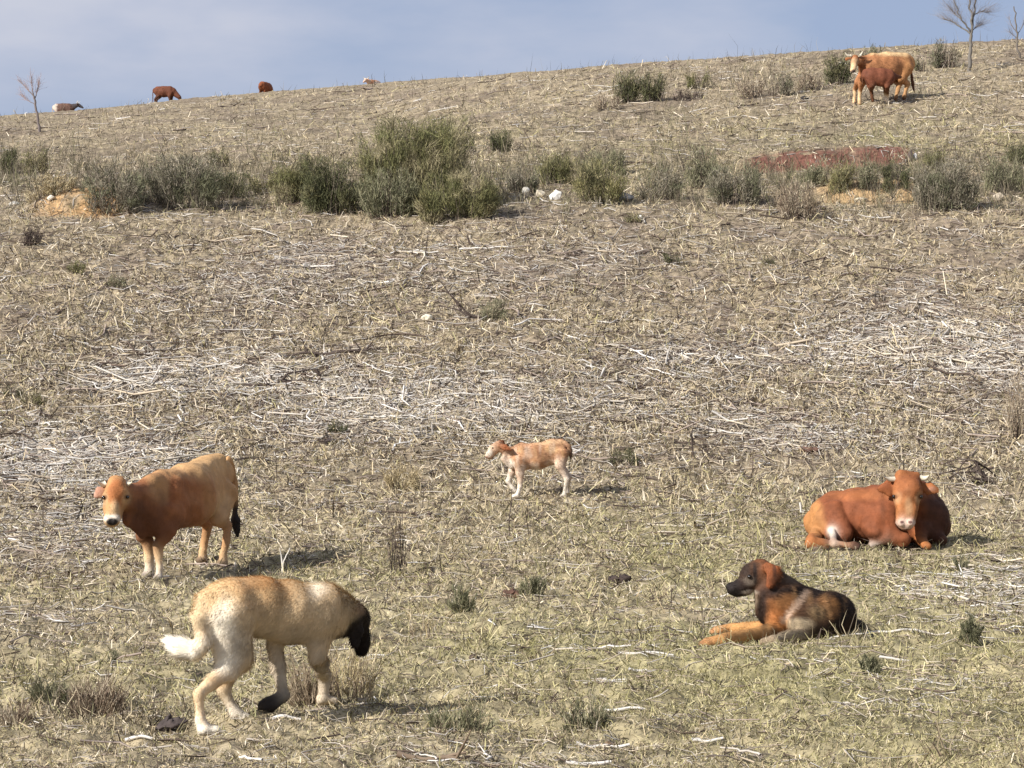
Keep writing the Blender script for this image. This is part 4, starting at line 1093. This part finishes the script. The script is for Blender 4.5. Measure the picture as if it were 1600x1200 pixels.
        link("foliage", npmesh("foliage", Vb, Fb, np.repeat(c, kk, 0), False, M_leaf, g), root)
    return root
def unit_rows(v): return v / (np.linalg.norm(v, axis=1, keepdims=True) + 1e-9)

S = shrub
# the belt of broom across the slope
S(552, 748, 180, 324, 'broom', "tallest and bushiest olive broom, standing above all others in the belt", upright=.55, stems=130, n=13000)
S(640, 792, 262, 342, 'broom', "broad low broom spilling downhill in front of the tallest bush", upright=.25, stems=70, n=6000)
S(560, 655, 262, 338, 'sage', "greyish broom at the downhill foot of the tallest bush", upright=.35)
S(468, 572, 246, 334, 'dark', "dark green broom just left of the tallest bush", upright=.45, n=4500)
S(420, 500, 250, 316, 'broom', "medium broom between the dark one and the yellow green clump", upright=.4)
S(388, 445, 258, 302, 'lime', "small yellow green broom clump in the belt", upright=.3)
S(225, 352, 240, 326, 'grey', "wide grey green bush left in the belt with pale bare stems", upright=.4, n=4500)
S(128, 232, 256, 330, 'grey', "low grey bush next to the ochre earth patch", upright=.3, n=3200)
S(300, 400, 262, 310, 'dark', "dark low broom joining the wide grey bush to the yellow green clump", upright=.3, n=2000)
S(326, 362, 228, 262, 'broom', "small round broom above the wide grey bush", upright=.5)
S(0, 30, 226, 272, 'dark', "small dark broom at the edge of the hillside, left of its olive twin", upright=.45)
S(34, 76, 230, 274, 'broom', "small olive brown broom right of its dark twin near the bare sapling", upright=.55)
S(30, 130, 268, 305, 'straw', "flat straw coloured clump above the ochre earth patch", upright=.2, n=1500)
S(752, 802, 200, 238, 'dark', "small dark broom peeping out uphill to the right of the tallest bush", upright=.4)
S(790, 842, 250, 300, 'grey', "grey bush behind the three white stones", upright=.4)
S(834, 906, 234, 288, 'broom', "grey green broom uphill of the largest white stone", upright=.6, n=2200)
S(888, 985, 250, 318, 'lime', "straw yellow broom to the right of the white stones", upright=.35, n=2800)
S(900, 985, 232, 272, 'sage', "faded broom uphill of the straw yellow one", upright=.4)
S(988, 1075, 252, 312, 'grey', "sparse grey bush in the gap of the belt", upright=.25, n=1200, leafy=.6)
S(1076, 1120, 216, 292, 'sage', "tall thin faded broom left of the red earth bank", upright=.75, n=900)
S(1098, 1200, 252, 318, 'grey', "greyish bush directly below the left end of the red earth bank", upright=.35, n=2600)
S(1210, 1282, 284, 342, 'dry', "dry brown bush below the red earth bank", upright=.45, n=1300)
for i, (a, c, lb) in enumerate([(1244, 1300, "leftmost"), (1290, 1345, "second from left"), (1336, 1380, "third from left"), (1374, 1424, "rightmost and darkest")]):
    S(a, c, 250 - (i % 2) * 4, 292, ['sage', 'lime', 'sage', 'dark'][i], f"rushy tussock on the red earth bank, {lb} of the four", name="rush_tussock", cat="tussock", upright=.75, group="rushy tussocks growing along the red earth bank")
S(1418, 1535, 246, 328, 'grey', "wide grey green bush right of the red earth bank", upright=.4, n=4200)
S(1440, 1480, 226, 262, 'broom', "small broom rising behind the wide grey bush", upright=.5)
S(1530, 1602, 240, 300, 'sage', "pale broom right of the wide grey bush", upright=.35, n=1800)
S(1568, 1625, 216, 256, 'dark', "dark broom uphill at the right end of the belt", upright=.4)
# higher up
S(958, 1002, 104, 160, 'dark', "taller of the twin dark green brooms high on the slope", upright=.55, n=1300)
S(1000, 1042, 106, 158, 'dark', "slightly shorter twin of the dark green brooms high on the slope", upright=.5, n=1300)
S(925, 975, 140, 172, 'dry', "low brown scrub at the foot of the twin dark brooms", upright=.2, n=500)
S(1040, 1112, 138, 156, 'black', "flattened dark scrub trailing right of the twin brooms", upright=.1, n=500)
S(1070, 1112, 108, 138, 'broom', "small olive broom on the upper slope between the twins and the cow", upright=.45)
S(1150, 1200, 112, 152, 'dry', "thin dry bush on the upper slope, nearest the twin brooms", upright=.5, n=450)
S(1190, 1240, 104, 150, 'grey', "thin grey bush in the middle of the upper slope scrub", upright=.5, n=500)
S(1240, 1292, 104, 142, 'dry', "thin brown bush nearest the golden cow", upright=.5, n=500)
S(1288, 1332, 76, 132, 'dark', "dark broom right behind the head of the golden cow", upright=.55, n=1200)
S(1340, 1382, 68, 96, 'sage', "low broom showing above the back of the golden cow", upright=.3, n=400)
S(1452, 1500, 56, 106, 'grey', "open spiky bush between the golden cow and the bare tree", upright=.45, n=600, twig=1.6)
S(1424, 1450, 92, 112, 'dark', "tiny dark broom at the tail of the golden cow", upright=.4)
# scattered tufts in the pasture
for u0, u1, vt, vb, k, lb in [(100, 136, 402, 428, 'broom', "small green tuft below the grey bush next to the earth patch"), (166, 202, 428, 450, 'sage', "faint sage tuft on the left slope"), (30, 70, 352, 384, 'black', "dark twiggy tuft left on the slope below the belt"),
                             (1034, 1066, 392, 412, 'dark', "round dark tuft alone on the mid slope"), (1185, 1215, 398, 416, 'dark', "small dark tuft right of the round one on the mid slope"), (508, 548, 654, 678, 'dark', "dark green tuft in the litter uphill of the cow and calf"), (4, 36, 594, 618, 'dark', "left of two dark tufts at the far left of the slope"),
                             (30, 76, 604, 632, 'broom', "right of two dark tufts at the far left of the slope"), (1488, 1515, 862, 898, 'sage', "sage tuft right of the lying rust cow"), (804, 858, 896, 938, 'sage', "sage green tuft beside the brown dung pat"), (596, 660, 722, 764, 'straw', "straw tuft left of the walking calf"),
                             (745, 796, 466, 500, 'sage', "grey tuft beside the bare dead branches on the mid slope"), (700, 745, 905, 960, 'sage', "weedy tuft between the two dogs"), (1340, 1380, 1010, 1062, 'sage', "thin weedy tuft below the brindle dog"),
                             (975, 1005, 326, 346, 'lime', "little straw tussock on the path below the belt"), (940, 1010, 700, 724, 'dark', "dark flattened tuft right of the walking calf"), (1500, 1540, 955, 1010, 'sage', "tall thin weed among the white sticks at the right")]:
    S(u0, u1, vt, vb, k, lb, name="grass_tuft", cat="tuft", upright=.5)
# foreground clumps
S(96, 206, 1024, 1118, 'dry', "large dry brown clump left of the cream mastiff", name="dry_clump", cat="dry clump", upright=.5, stems=90, n=1100, lean=.1)
S(40, 112, 1040, 1102, 'sage', "grey green clump leaning against the large dry brown one", name="dry_clump", cat="dry clump", upright=.45, stems=60, n=900)
S(0, 52, 1075, 1132, 'dry', "low tangle of dry stems at the left border of the pasture", name="dry_clump", cat="dry clump", upright=.15, stems=50, n=500)
S(140, 186, 1000, 1040, 'sage', "small dusty tuft uphill of the large dry brown clump", name="dry_clump", cat="dry clump", upright=.3, stems=30, n=350)
S(655, 778, 1062, 1152, 'sage', "green grey broom seedling with woody base, alone in the foreground", name="dry_clump", cat="dry clump", upright=.3, stems=70, n=700)
S(862, 960, 1074, 1146, 'sage', "sparse broom seedling right of the green grey one", name="dry_clump", cat="dry clump", upright=.45, stems=50, n=420)
S(448, 528, 968, 1098, 'dry', "tall dry weeds standing in front of the mastiff's chest", name="dry_weed", cat="weeds", upright=.55, stems=70, n=800)
S(505, 596, 955, 1090, 'straw', "thin pale weeds under the mastiff's head", name="dry_weed", cat="weeds", upright=.6, stems=50, n=420)
S(604, 643, 776, 894, 'black', "dark upright dead stems between the tan cow and the calf", name="dry_weed", cat="weeds", upright=.9, stems=22, n=90)
S(630, 690, 880, 1000, 'straw', "thin straw stalks just below the dark upright stems", name="dry_weed", cat="weeds", upright=.85, stems=20, n=60)
S(1572, 1606, 572, 690, 'dry', "tall dry weed at the right border above the fallen branches", name="dry_weed", cat="weeds", upright=.8, stems=26, n=160)

# bare branches and sticks one can tell apart
def branchy(name, label, cat, base_uv, lines, col, rad, group=None, taper=.35, extra=0):
    "lines: photo polylines [(u, v, dY), ...] of one branch, rad in metres"
    g = G(*base_uv); root = None; out = []
    for ln in lines:
        pts = np.array([P(u, v, g[1] + dy) for u, v, dy in ln])
        t = np.linspace(0, 1, len(pts)); tt = np.linspace(0, 1, 9)
        Pn = np.stack([np.interp(tt, t, pts[:, j]) for j in range(3)], 1)
        Pn[1:-1] += rng.normal(0, .006, (7, 3)) * (np.linalg.norm(pts[-1] - pts[0]))
        Pn[:, 2] = np.maximum(Pn[:, 2], H(Pn[:, 0], Pn[:, 1]) + rad * .9 + .004 * Pn[:, 1] / 10)
        V, Fc = tubes(Pn[None], (rad * np.linspace(1, taper, 9))[None], 6)
        out.append((V, Fc, np.array(col) * (.8 + .4 * vnoise3(V * 30, 9))[:, None] + np.zeros((len(V), 3))))
        for _ in range(extra):
            k = rng.integers(2, 7); a = Pn[k]; d = unit(rng.normal(0, 1, 3) * np.array([1, .6, .8]) + np.array([0, 0, .3])) * rng.uniform(.08, .25)
            q = np.linspace(0, 1, 5)[:, None] * d + a
            q[:, 2] = np.maximum(q[:, 2], H(q[:, 0], q[:, 1]) + .003)
            V, Fc = tubes(q[None], (rad * .5 * np.linspace(1, .4, 5))[None], 5)
            out.append((V, Fc, np.array(col) * rng.uniform(.8, 1.15) + np.zeros((len(V), 3))))
    V, Fc, C = merge(out)
    o = link(name, npmesh(name, V, Fc, C, True, M_twig, g)); o.location = g
    return tag(o, label, cat, group)
PW_ = (.62, .58, .52); DKW = (.075, .055, .045); BRW = (.22, .16, .11)
branchy("forked_stick", "white forked stick standing upright behind the mastiff's back", "stick", (441, 898), [[(441, 900, 0), (443, 878, 0), (453, 856, .02)], [(442, 888, 0), (439, 866, 0), (437, 856, -.02)]], PW_, .011)
branchy("dead_stalk", "dark thin stalk standing in the grass below the walking calf", "stalk", (797, 842), [[(797, 842, 0), (795, 815, 0), (799, 785, 0), (800, 764, .02)], [(797, 838, 0), (803, 850, -.1)]], DKW, .009)
branchy("dead_branch", "arching dark dead branch behind the lying rust cow", "branch", (1540, 758), [[(1556, 762, 0), (1538, 744, 0), (1522, 720, 0), (1500, 716, .1), (1470, 726, .2)], [(1522, 720, 0), (1540, 730, .1), (1556, 744, .2)], [(1548, 752, 0), (1524, 748, -.1), (1508, 742, 0)], [(1552, 758, 0), (1525, 735, .1), (1494, 740, .2), (1480, 748, .3)], [(1550, 760, 0), (1520, 757, 0), (1495, 760, -.1)], [(1538, 744, 0), (1516, 730, .2), (1462, 742, .4)]], DKW, .021, extra=5)
branchy("dead_branch", "dark curved twig pair standing up uphill of the lying rust cow", "branch", (1090, 724), [[(1090, 726, 0), (1082, 705, 0), (1080, 680, 0), (1084, 660, 0)], [(1118, 722, 0), (1104, 706, 0), (1092, 694, 0), (1082, 694, 0)], [(1118, 722, 0), (1140, 734, 0), (1160, 738, 0)]], DKW, .015, extra=3)
branchy("dead_branch", "bare branches beside a grey tuft on the mid slope", "branch", (735, 498), [[(740, 498, 0), (722, 482, 0), (706, 462, 0), (690, 452, 0)], [(722, 482, 0), (712, 472, 0), (688, 440, 0)], [(735, 496, 0), (716, 484, .1), (686, 478, .2)], [(740, 498, 0), (765, 497, 0), (790, 496, 0)]], DKW, .024, extra=4)
branchy("dead_stalk", "short dark stump stalk leaning on the slope below the tallest bush", "stalk", (738, 386), [[(740, 386, 0), (733, 378, 0), (730, 368, 0)]], DKW, .03, taper=.6)
branchy("dead_branch", "dark branch lying at the edge of the white litter, upper one of two", "branch", (560, 556), [[(520, 556, 0), (556, 553, 0), (578, 545, 0)], [(560, 553, 0), (570, 548, .1), (582, 534, .1)], [(520, 556, 0), (480, 550, 0), (440, 557, 0)]], DKW, .034, extra=3)
branchy("dead_branch", "dark branch lying in the white litter, lower one of two", "branch", (440, 605), [[(380, 620, 0), (410, 611, 0), (432, 604, .1), (450, 584, .3), (494, 577, .5)], [(494, 577, .5), (500, 588, .5), (504, 602, .4)], [(440, 600, .2), (480, 604, .1), (502, 612, 0)]], DKW, .034, extra=3)
branchy("dead_branch", "mossy brown branch at the bottom of the slope near the green grey seedling", "branch", (680, 1190), [[(620, 1198, 0), (660, 1190, 0), (700, 1181, 0), (728, 1176, 0)], [(690, 1184, 0), (720, 1186, 0), (735, 1181, 0)]], BRW, .016, extra=1)
for ln, lb in [([(1350, 1000, 0), (1390, 1001, 0), (1430, 998, 0), (1465, 995, 0), (1484, 1002, 0)], "long wavy white stick lying right of the brindle dog's tail"),
               ([(1397, 968, 0), (1425, 962, 0), (1452, 952, 0)], "stout white stick on the grass right of the brindle dog"),
               ([(1552, 908, 0), (1566, 895, 0), (1578, 884, 0)], "white stick pointing uphill among the sticks on the right"),
               ([(1516, 950, 0), (1545, 953, 0), (1580, 949, 0)], "straight white stick above the hooked one on the right"),
               ([(1515, 985, 0), (1525, 970, 0), (1560, 958, 0), (1598, 968, 0)], "hooked white stick bending over at the right"),
               ([(1525, 996, 0), (1555, 988, 0)], "thick short white stick below the hooked one"),
               ([(1374, 1026, 0), (1400, 1030, 0), (1428, 1034, 0)], "flat pale stick lying below the long wavy one"),
               ([(890, 1074, 0), (930, 1066, 0), (980, 1062, 0)], "straight white stick in the grass left of the brindle dog's paws, lower"),
               ([(966, 1042, 0), (1010, 1034, 0), (1052, 1026, 0)], "straight white stick near the brindle dog's paws, upper"),
               ([(982, 1049, 0), (1008, 1047, 0), (1024, 1055, 0)], "curved white stick between two straight ones left of the brindle dog"),
               ([(944, 1130, 0), (975, 1121, 0), (1008, 1115, 0)], "white stick touching the sparse broom seedling"),
               ([(900, 1173, 0), (935, 1172, 0), (984, 1163, 0)], "pale stick lying beside a brown dung pat at the bottom"),
               ([(884, 1196, 0), (930, 1193, 0), (955, 1190, 0)], "pale stick along the bottom of the slope"),
               ([(1260, 1012, 0), (1300, 1003, 0), (1350, 1002, 0)], "white stick lying beneath the brindle dog's haunch"),
               ([(1075, 938, -.0), (1110, 938, 0), (1138, 928, 0)], "white stick under the brindle dog's muzzle"),
               ([(1080, 1166, 0), (1100, 1160, 0), (1130, 1153, 0)], "grey stick with pale end on the lower right grass"),
               ([(196, 1160, 0), (215, 1162, 0), (238, 1159, 0)], "white stick downhill of the large dry brown clump"),
               ([(425, 1142, 0), (445, 1140, 0), (470, 1139, 0)], "white splinter below the mastiff's forepaw"),
               ([(718, 390, 0), (752, 392, 0), (795, 408, 0)], "long pale branch lying on the mid slope below the tallest bush"),
               ([(640, 396, 0), (665, 395, 0), (685, 396, 0)], "short pale branch left of the long one on the mid slope"),
               ([(1112, 642, 0), (1140, 658, 0), (1185, 652, 0)], "white bent branch uphill of the walking calf's tail"),
               ([(602, 570, 0), (620, 578, 0), (645, 579, 0)], "thick white branch in the litter between two dark ones"),
               ([(1254, 676, 0), (1300, 681, 0), (1330, 674, 0)], "stout white branch lying uphill of the lying rust cow"),
               ([(893, 700, 0), (912, 708, 0), (940, 712, 0)], "white stick just behind the walking calf"),
               ([(1250, 785, 0), (1252, 802, 0), (1256, 812, 0)], "white stick leaning beside the rump of the lying rust cow"),
               ([(110, 1010, 0), (118, 960, 0), (112, 940, 0)], "pale bent stalk rising uphill of the dry clumps")]:
    branchy("fallen_stick", lb, "stick", ln[len(ln) // 2][:2], [ln], PW_, max(.010, G(*ln[0][:2])[1] * 1.7 / F), extra=0, taper=.7)

# other sticks, alike: six shapes strewn about
protos = []
for k in range(6):
    n_ = 9; t = np.linspace(-.5, .5, n_)
    pts = np.stack([t * .34, np.cumsum(rng.normal(0, .026, n_)), .012 + .02 * rng.uniform(0, 1, n_) * (1 - 2 * np.abs(t))], 1)
    o_ = [tubes(pts[None], (.0095 * np.linspace(1, .6, n_))[None], 6)]
    for _ in range(rng.integers(0, 3)):
        j = rng.integers(2, 7); d = np.array([rng.uniform(.04, .14), rng.normal(0, .07), rng.uniform(0, .05)])
        o_.append(tubes((pts[j] + np.linspace(0, 1, 4)[:, None] * d)[None], (.006 * np.linspace(1, .4, 4))[None], 5))
    c0 = np.array(WOOD[[0, 2, 6, 1, 0, 2][k]])
    V, Fc, C = merge([(v, f, c0 * (.85 + .3 * vnoise3(v * 40, k))[:, None]) for v, f in o_])
    protos.append(npmesh("fallen_stick", V, Fc, C, True, M_twig))
X_, Y_ = scatter(900, 480, 1195, 0, 1600)
_, _, lit_, _, _ = zones(X_, Y_)
sel = np.argsort(-(lit_ + rng.uniform(0, .5, len(lit_))))[:190]
proto = None
for j in sel:
    x, y = X_[j], Y_[j]
    if proto is None:
        proto = link("fallen_stick", protos[0]); o = proto
        tag(o, "bleached stick strewn among the twig litter", "stick", "bleached sticks strewn over the slope")
    else:
        o = proto.copy(); COL.objects.link(o); o.data = protos[rng.integers(0, 6)]
    a = rng.uniform(0, np.pi); sc = rng.uniform(.55, 1.3) * (y / 18) ** .8
    dz = float(H(x + .2 * math.cos(a), y + .2 * math.sin(a)) - H(x - .2 * math.cos(a), y - .2 * math.sin(a))) / .4
    o.location = (x, y, float(HB(x, y)) + .018)
    o.rotation_euler = (0, -math.atan(dz), a); o.scale = (sc, sc, min(sc, 1.3))

# stones and dung
def stone(u, v, w, h, col, label, name="rock", cat="stone", seed=0, flat=0):
    g = G(u, v); s = F / g[1]; a = w / s * .5; c = h / s * (.6 if flat else 1)
    V, Fq = ball((0, 0, 0), 1.0, 20); srg = np.random.default_rng(seed + 50)
    nz = vnoise3(V * 1.6 + seed * 9.1, seed); V = V * (.82 + .36 * nz)[:, None]
    if not flat: 
        for _ in range(9):
            pn = unit(srg.normal(0, 1, 3)); V = V - np.maximum(V @ pn - srg.uniform(.55, .8), 0)[:, None] * pn
    V = V * np.array([a, a * .8, c * .62]); V[:, 2] += c * .38
    if flat: V += (vnoise3(V * 34, seed)[:, None] - .5) * np.array([.03, .03, .05]) + (vnoise3(V * 80, seed + 1)[:, None] - .5) * .02
    C = np.array(col) * (.75 + .5 * vnoise3(V * 9 / max(a, .05) * .2 + seed, 2))[:, None]
    o = link(name, npmesh(name, V, Fq, C, bool(flat), M_rock)); o.location = g
    return tag(o, label, cat)
stone(822, 302, 14, 10, (.60, .56, .48), "small white stone, leftmost of three below the belt", seed=1)
stone(843, 308, 20, 13, (.58, .50, .37), "buff stone in the middle of three below the belt", seed=2)
stone(868, 314, 22, 18, (.58, .55, .50), "largest white stone, rightmost of three below the belt", seed=3)
stone(22, 322, 17, 9, (.58, .55, .48), "white stone left of the ochre earth patch", seed=4)
stone(80, 312, 14, 8, (.62, .56, .46), "buff stone lodged on top of the ochre earth patch", seed=5)
stone(1422, 252, 11, 18, (.12, .09, .08), "dark stone beside the red earth bank", seed=6)
stone(1430, 249, 8, 11, (.7, .68, .64), "small white stone leaning on the dark one by the red bank", seed=7)
stone(1256, 156, 16, 8, (.045, .04, .04), "small black stone below the golden cow", seed=8)
stone(1560, 314, 20, 14, (.42, .35, .26), "brown boulder at the right end of the belt", seed=9)
stone(668, 500, 22, 10, (.72, .66, .52), "pale flat stone left of the grey tuft on the mid slope", seed=10)
stone(975, 314, 30, 14, (.2, .19, .175), "grey boulder sunk in the ground under the straw yellow broom", seed=11)
stone(1345, 316, 22, 10, (.62, .54, .40), "small buff stone in the ochre bank below the red earth", seed=12)
stone(1000, 342, 13, 6, (.72, .68, .62), "tiny white stone on the path below the belt", seed=13)
for u, v, w, h, c, lb in [(800, 934, 32, 20, (.10, .055, .038), "reddish brown dung pat beside the sage green tuft"), (969, 908, 36, 16, (.05, .036, .03), "dark dung pat uphill of the brindle dog's paws"), (742, 1033, 28, 16, (.085, .06, .048), "dry dung pat between the two dogs"),
                          (950, 1168, 18, 14, (.17, .11, .065), "small brown dung pat among pale sticks at the bottom"), (268, 1134, 40, 18, (.07, .055, .05), "dark lump of dung left of the mastiff's hind paw"), (790, 890, 18, 9, (.06, .045, .04), "small dark dung heap below the thin dark stalk"), (1266, 706, 34, 13, (.15, .085, .06), "reddish dung heap uphill of the lying rust cow"), (516, 692, 22, 10, (.06, .045, .04), "dark dung heap uphill right of the tan cow")]:
    stone(u, v, w, h, c, lb, name="dung_pat", cat="dung", seed=int(u), flat=1)

# bare saplings
def tree(label, u, vbase, vtop, r0, lines, depth_twigs, col, twigcol, name="bare_tree", ntw=60, tw=.30):
    g = G(u, vbase); Y = g[1]; s = F / Y
    root = thing(name, label, "tree", g)
    tr = []; allp = []
    for i, (ln, rr) in enumerate(lines):
        pts = np.array([P(a, b_, Y + dy) for a, b_, dy in ln]); t = np.linspace(0, 1, len(pts)); tt = np.linspace(0, 1, 14)
        Pn = np.stack([np.interp(tt, t, pts[:, j]) for j in range(3)], 1)
        L = np.linalg.norm(pts[-1] - pts[0]); Pn[1:-1] += rng.normal(0, .010, (12, 3)) * L
        rad = np.linspace(rr[0], rr[1], 14)
        v, f = tubes(Pn[None], rad[None], 7)
        c = np.array(col) * (.75 + .5 * vnoise3(v * 12, 4))[:, None]
        if i == 0: link("trunk", npmesh("trunk", v, f, c, True, M_twig, g), root)
        else: tr.append((v, f, c)); allp.append(Pn)
    if not allp: allp = [Pn]
    # fine twigs off every limb
    for Pn in allp:
        n_ = ntw; k = rng.integers(3, 13, n_); a = Pn[k]; d0 = unit(Pn[-1] - Pn[0])
        d = unit_rows(d0 + rng.normal(0, .45, (n_, 3)) + np.array([0, 0, .3])) * (rng.uniform(.25, 1.0, n_) * depth_twigs)[:, None]
        q = a[:, None, :] + d[:, None, :] * np.linspace(0, 1, 5)[None, :, None]; q[:, 2:, :] += rng.normal(0, .03, (n_, 3, 3)) * depth_twigs
        v, f = tubes(q, np.full((n_, 1), tw * Y / F) * np.linspace(1, .5, 5)[None, :], 3)
        tr.append((v, f, np.array(twigcol) * np.repeat(rng.uniform(.7, 1.3, n_), 15)[:, None]))
    V, Fc, C = merge(tr)
    link("crown", npmesh("crown", V, Fc, C, True, M_twig, g), root)
    return root
tree("bare young tree with forking limbs at the top of the slope, tallest tree", 1515, 113, -60, .1,
     [([(1515, 114, 0), (1516, 80, 0), (1517, 52, 0)], (.07, .05)), ([(1517, 54, 0), (1518, 25, 0), (1514, -10, 0), (1512, -70, 0)], (.045, .015)), ([(1518, 46, 0), (1522, 20, .1), (1525, -10, .2), (1530, -60, .3)], (.038, .015)),
      ([(1516, 50, 0), (1505, 34, -.1), (1494, 12, -.2), (1484, -30, -.3)], (.032, .01)), ([(1515, 52, 0), (1498, 40, .2), (1484, 32, .3), (1472, 29, .4)], (.028, .008)), ([(1502, 30, -.1), (1492, 22, 0), (1486, 14, 0)], (.02, .006)),
      ([(1521, 24, .1), (1532, 18, .2), (1544, 20, .3)], (.02, .006)), ([(1519, 48, 0), (1526, 42, .1), (1536, 38, .2)], (.015, .005))],
     .8, (.15, .135, .115), (.25, .225, .22), ntw=95, tw=.13)
tree("thin leaning bare sapling at the right edge of the crest", 1594, 92, 8, .05,
     [([(1594, 92, 0), (1590, 70, 0), (1589, 50, 0), (1586, 30, 0), (1584, 10, 0)], (.04, .018)), ([(1589, 52, 0), (1580, 38, .1), (1576, 26, .2)], (.015, .006)), ([(1589, 56, 0), (1598, 40, .1), (1602, 22, .1)], (.015, .006)), ([(1590, 60, 0), (1582, 54, 0), (1577, 50, 0)], (.012, .005))],
     .45, (.14, .12, .10), (.28, .25, .25), ntw=26, tw=.16)
tree("bare sapling with brownish twigs on the left of the slope", 62, 206, 116, .05,
     [([(62, 207, 0), (59, 185, 0), (56, 165, 0), (53, 150, 0)], (.06, .035)), ([(54, 155, 0), (50, 138, 0), (49, 120, 0)], (.03, .01)), ([(54, 152, 0), (42, 138, .2), (28, 124, .3)], (.025, .01)), ([(54, 156, 0), (59, 140, .1), (61, 128, .1)], (.022, .01)), ([(56, 164, 0), (40, 155, .2), (31, 147, .3)], (.016, .006))],
     .5, (.16, .13, .12), (.34, .25, .235), ntw=44, tw=.2)
# ------------------------------------------------------------------ daylight
SUN_DIR = Vector((-.80, -.60, .0)); EL = R(31)      # towards the sun, on the ground plane
az = math.atan2(SUN_DIR.x, SUN_DIR.y)
d = Vector((math.sin(az) * math.cos(EL), math.cos(az) * math.cos(EL), math.sin(EL)))
sl = bpy.data.lights.new("sun", 'SUN'); sl.energy = 5.0; sl.angle = R(.5); sl.color = (1, .965, .92)
so = bpy.data.objects.new("sun", sl); COL.objects.link(so)
so.rotation_euler = d.to_track_quat('Z', 'Y').to_euler(); so.location = (-30, -20, 40)
w = bpy.data.worlds.new("World"); scene.world = w; w.use_nodes = True
nt = w.node_tree; bg = nt.nodes["Background"]
sky = nt.nodes.new("ShaderNodeTexSky"); sky.sky_type = 'NISHITA'; sky.sun_disc = False
sky.sun_elevation = EL; sky.sun_rotation = az
tc = nt.nodes.new("ShaderNodeTexCoord")
mp = nt.nodes.new("ShaderNodeMapping"); mp.inputs["Scale"].default_value = (5, 5, 15); mp.inputs["Location"].default_value = (1.7, .4, .6)
nt.links.new(tc.outputs["Generated"], mp.inputs["Vector"])
n = nt.nodes.new("ShaderNodeTexNoise"); n.inputs["Scale"].default_value = 1.0; n.inputs["Detail"].default_value = 6; n.inputs["Roughness"].default_value = .5
nt.links.new(mp.outputs[0], n.inputs["Vector"])
cr = nt.nodes.new("ShaderNodeValToRGB"); cr.color_ramp.elements[0].position = .42; cr.color_ramp.elements[1].position = .58
cr.color_ramp.elements[0].color = (.80, .80, .80, 1); cr.color_ramp.elements[1].color = (.95, .95, .95, 1)
nt.links.new(n.outputs["Fac"], cr.inputs[0])
mx = nt.nodes.new("ShaderNodeMix"); mx.data_type = 'RGBA'
nt.links.new(cr.outputs[0], mx.inputs["Factor"]); nt.links.new(sky.outputs[0], mx.inputs["A"])
c2 = nt.nodes.new("ShaderNodeValToRGB"); c2.color_ramp.elements[0].position = .38; c2.color_ramp.elements[1].position = .64
c2.color_ramp.elements[0].color = (.375, .455, .66, 1); c2.color_ramp.elements[1].color = (.62, .645, .75, 1)
nt.links.new(n.outputs["Fac"], c2.inputs[0])
sc_ = nt.nodes.new("ShaderNodeMix"); sc_.data_type = 'RGBA'; sc_.blend_type = 'MULTIPLY'; sc_.clamp_result = False
sc_.inputs["Factor"].default_value = 1; sc_.inputs["B"].default_value = (9.4, 9.4, 9.4, 1)
nt.links.new(c2.outputs[0], sc_.inputs["A"]); nt.links.new(sc_.outputs["Result"], mx.inputs["B"])
nt.links.new(mx.outputs["Result"], bg.inputs["Color"]); bg.inputs["Strength"].default_value = .07
scene.view_settings.view_transform = 'Standard'; scene.view_settings.look = 'None'
scene.view_settings.exposure = 0.56; scene.view_settings.gamma = 1.0
scene.render.engine = 'CYCLES'
scene.cycles.max_bounces = 5
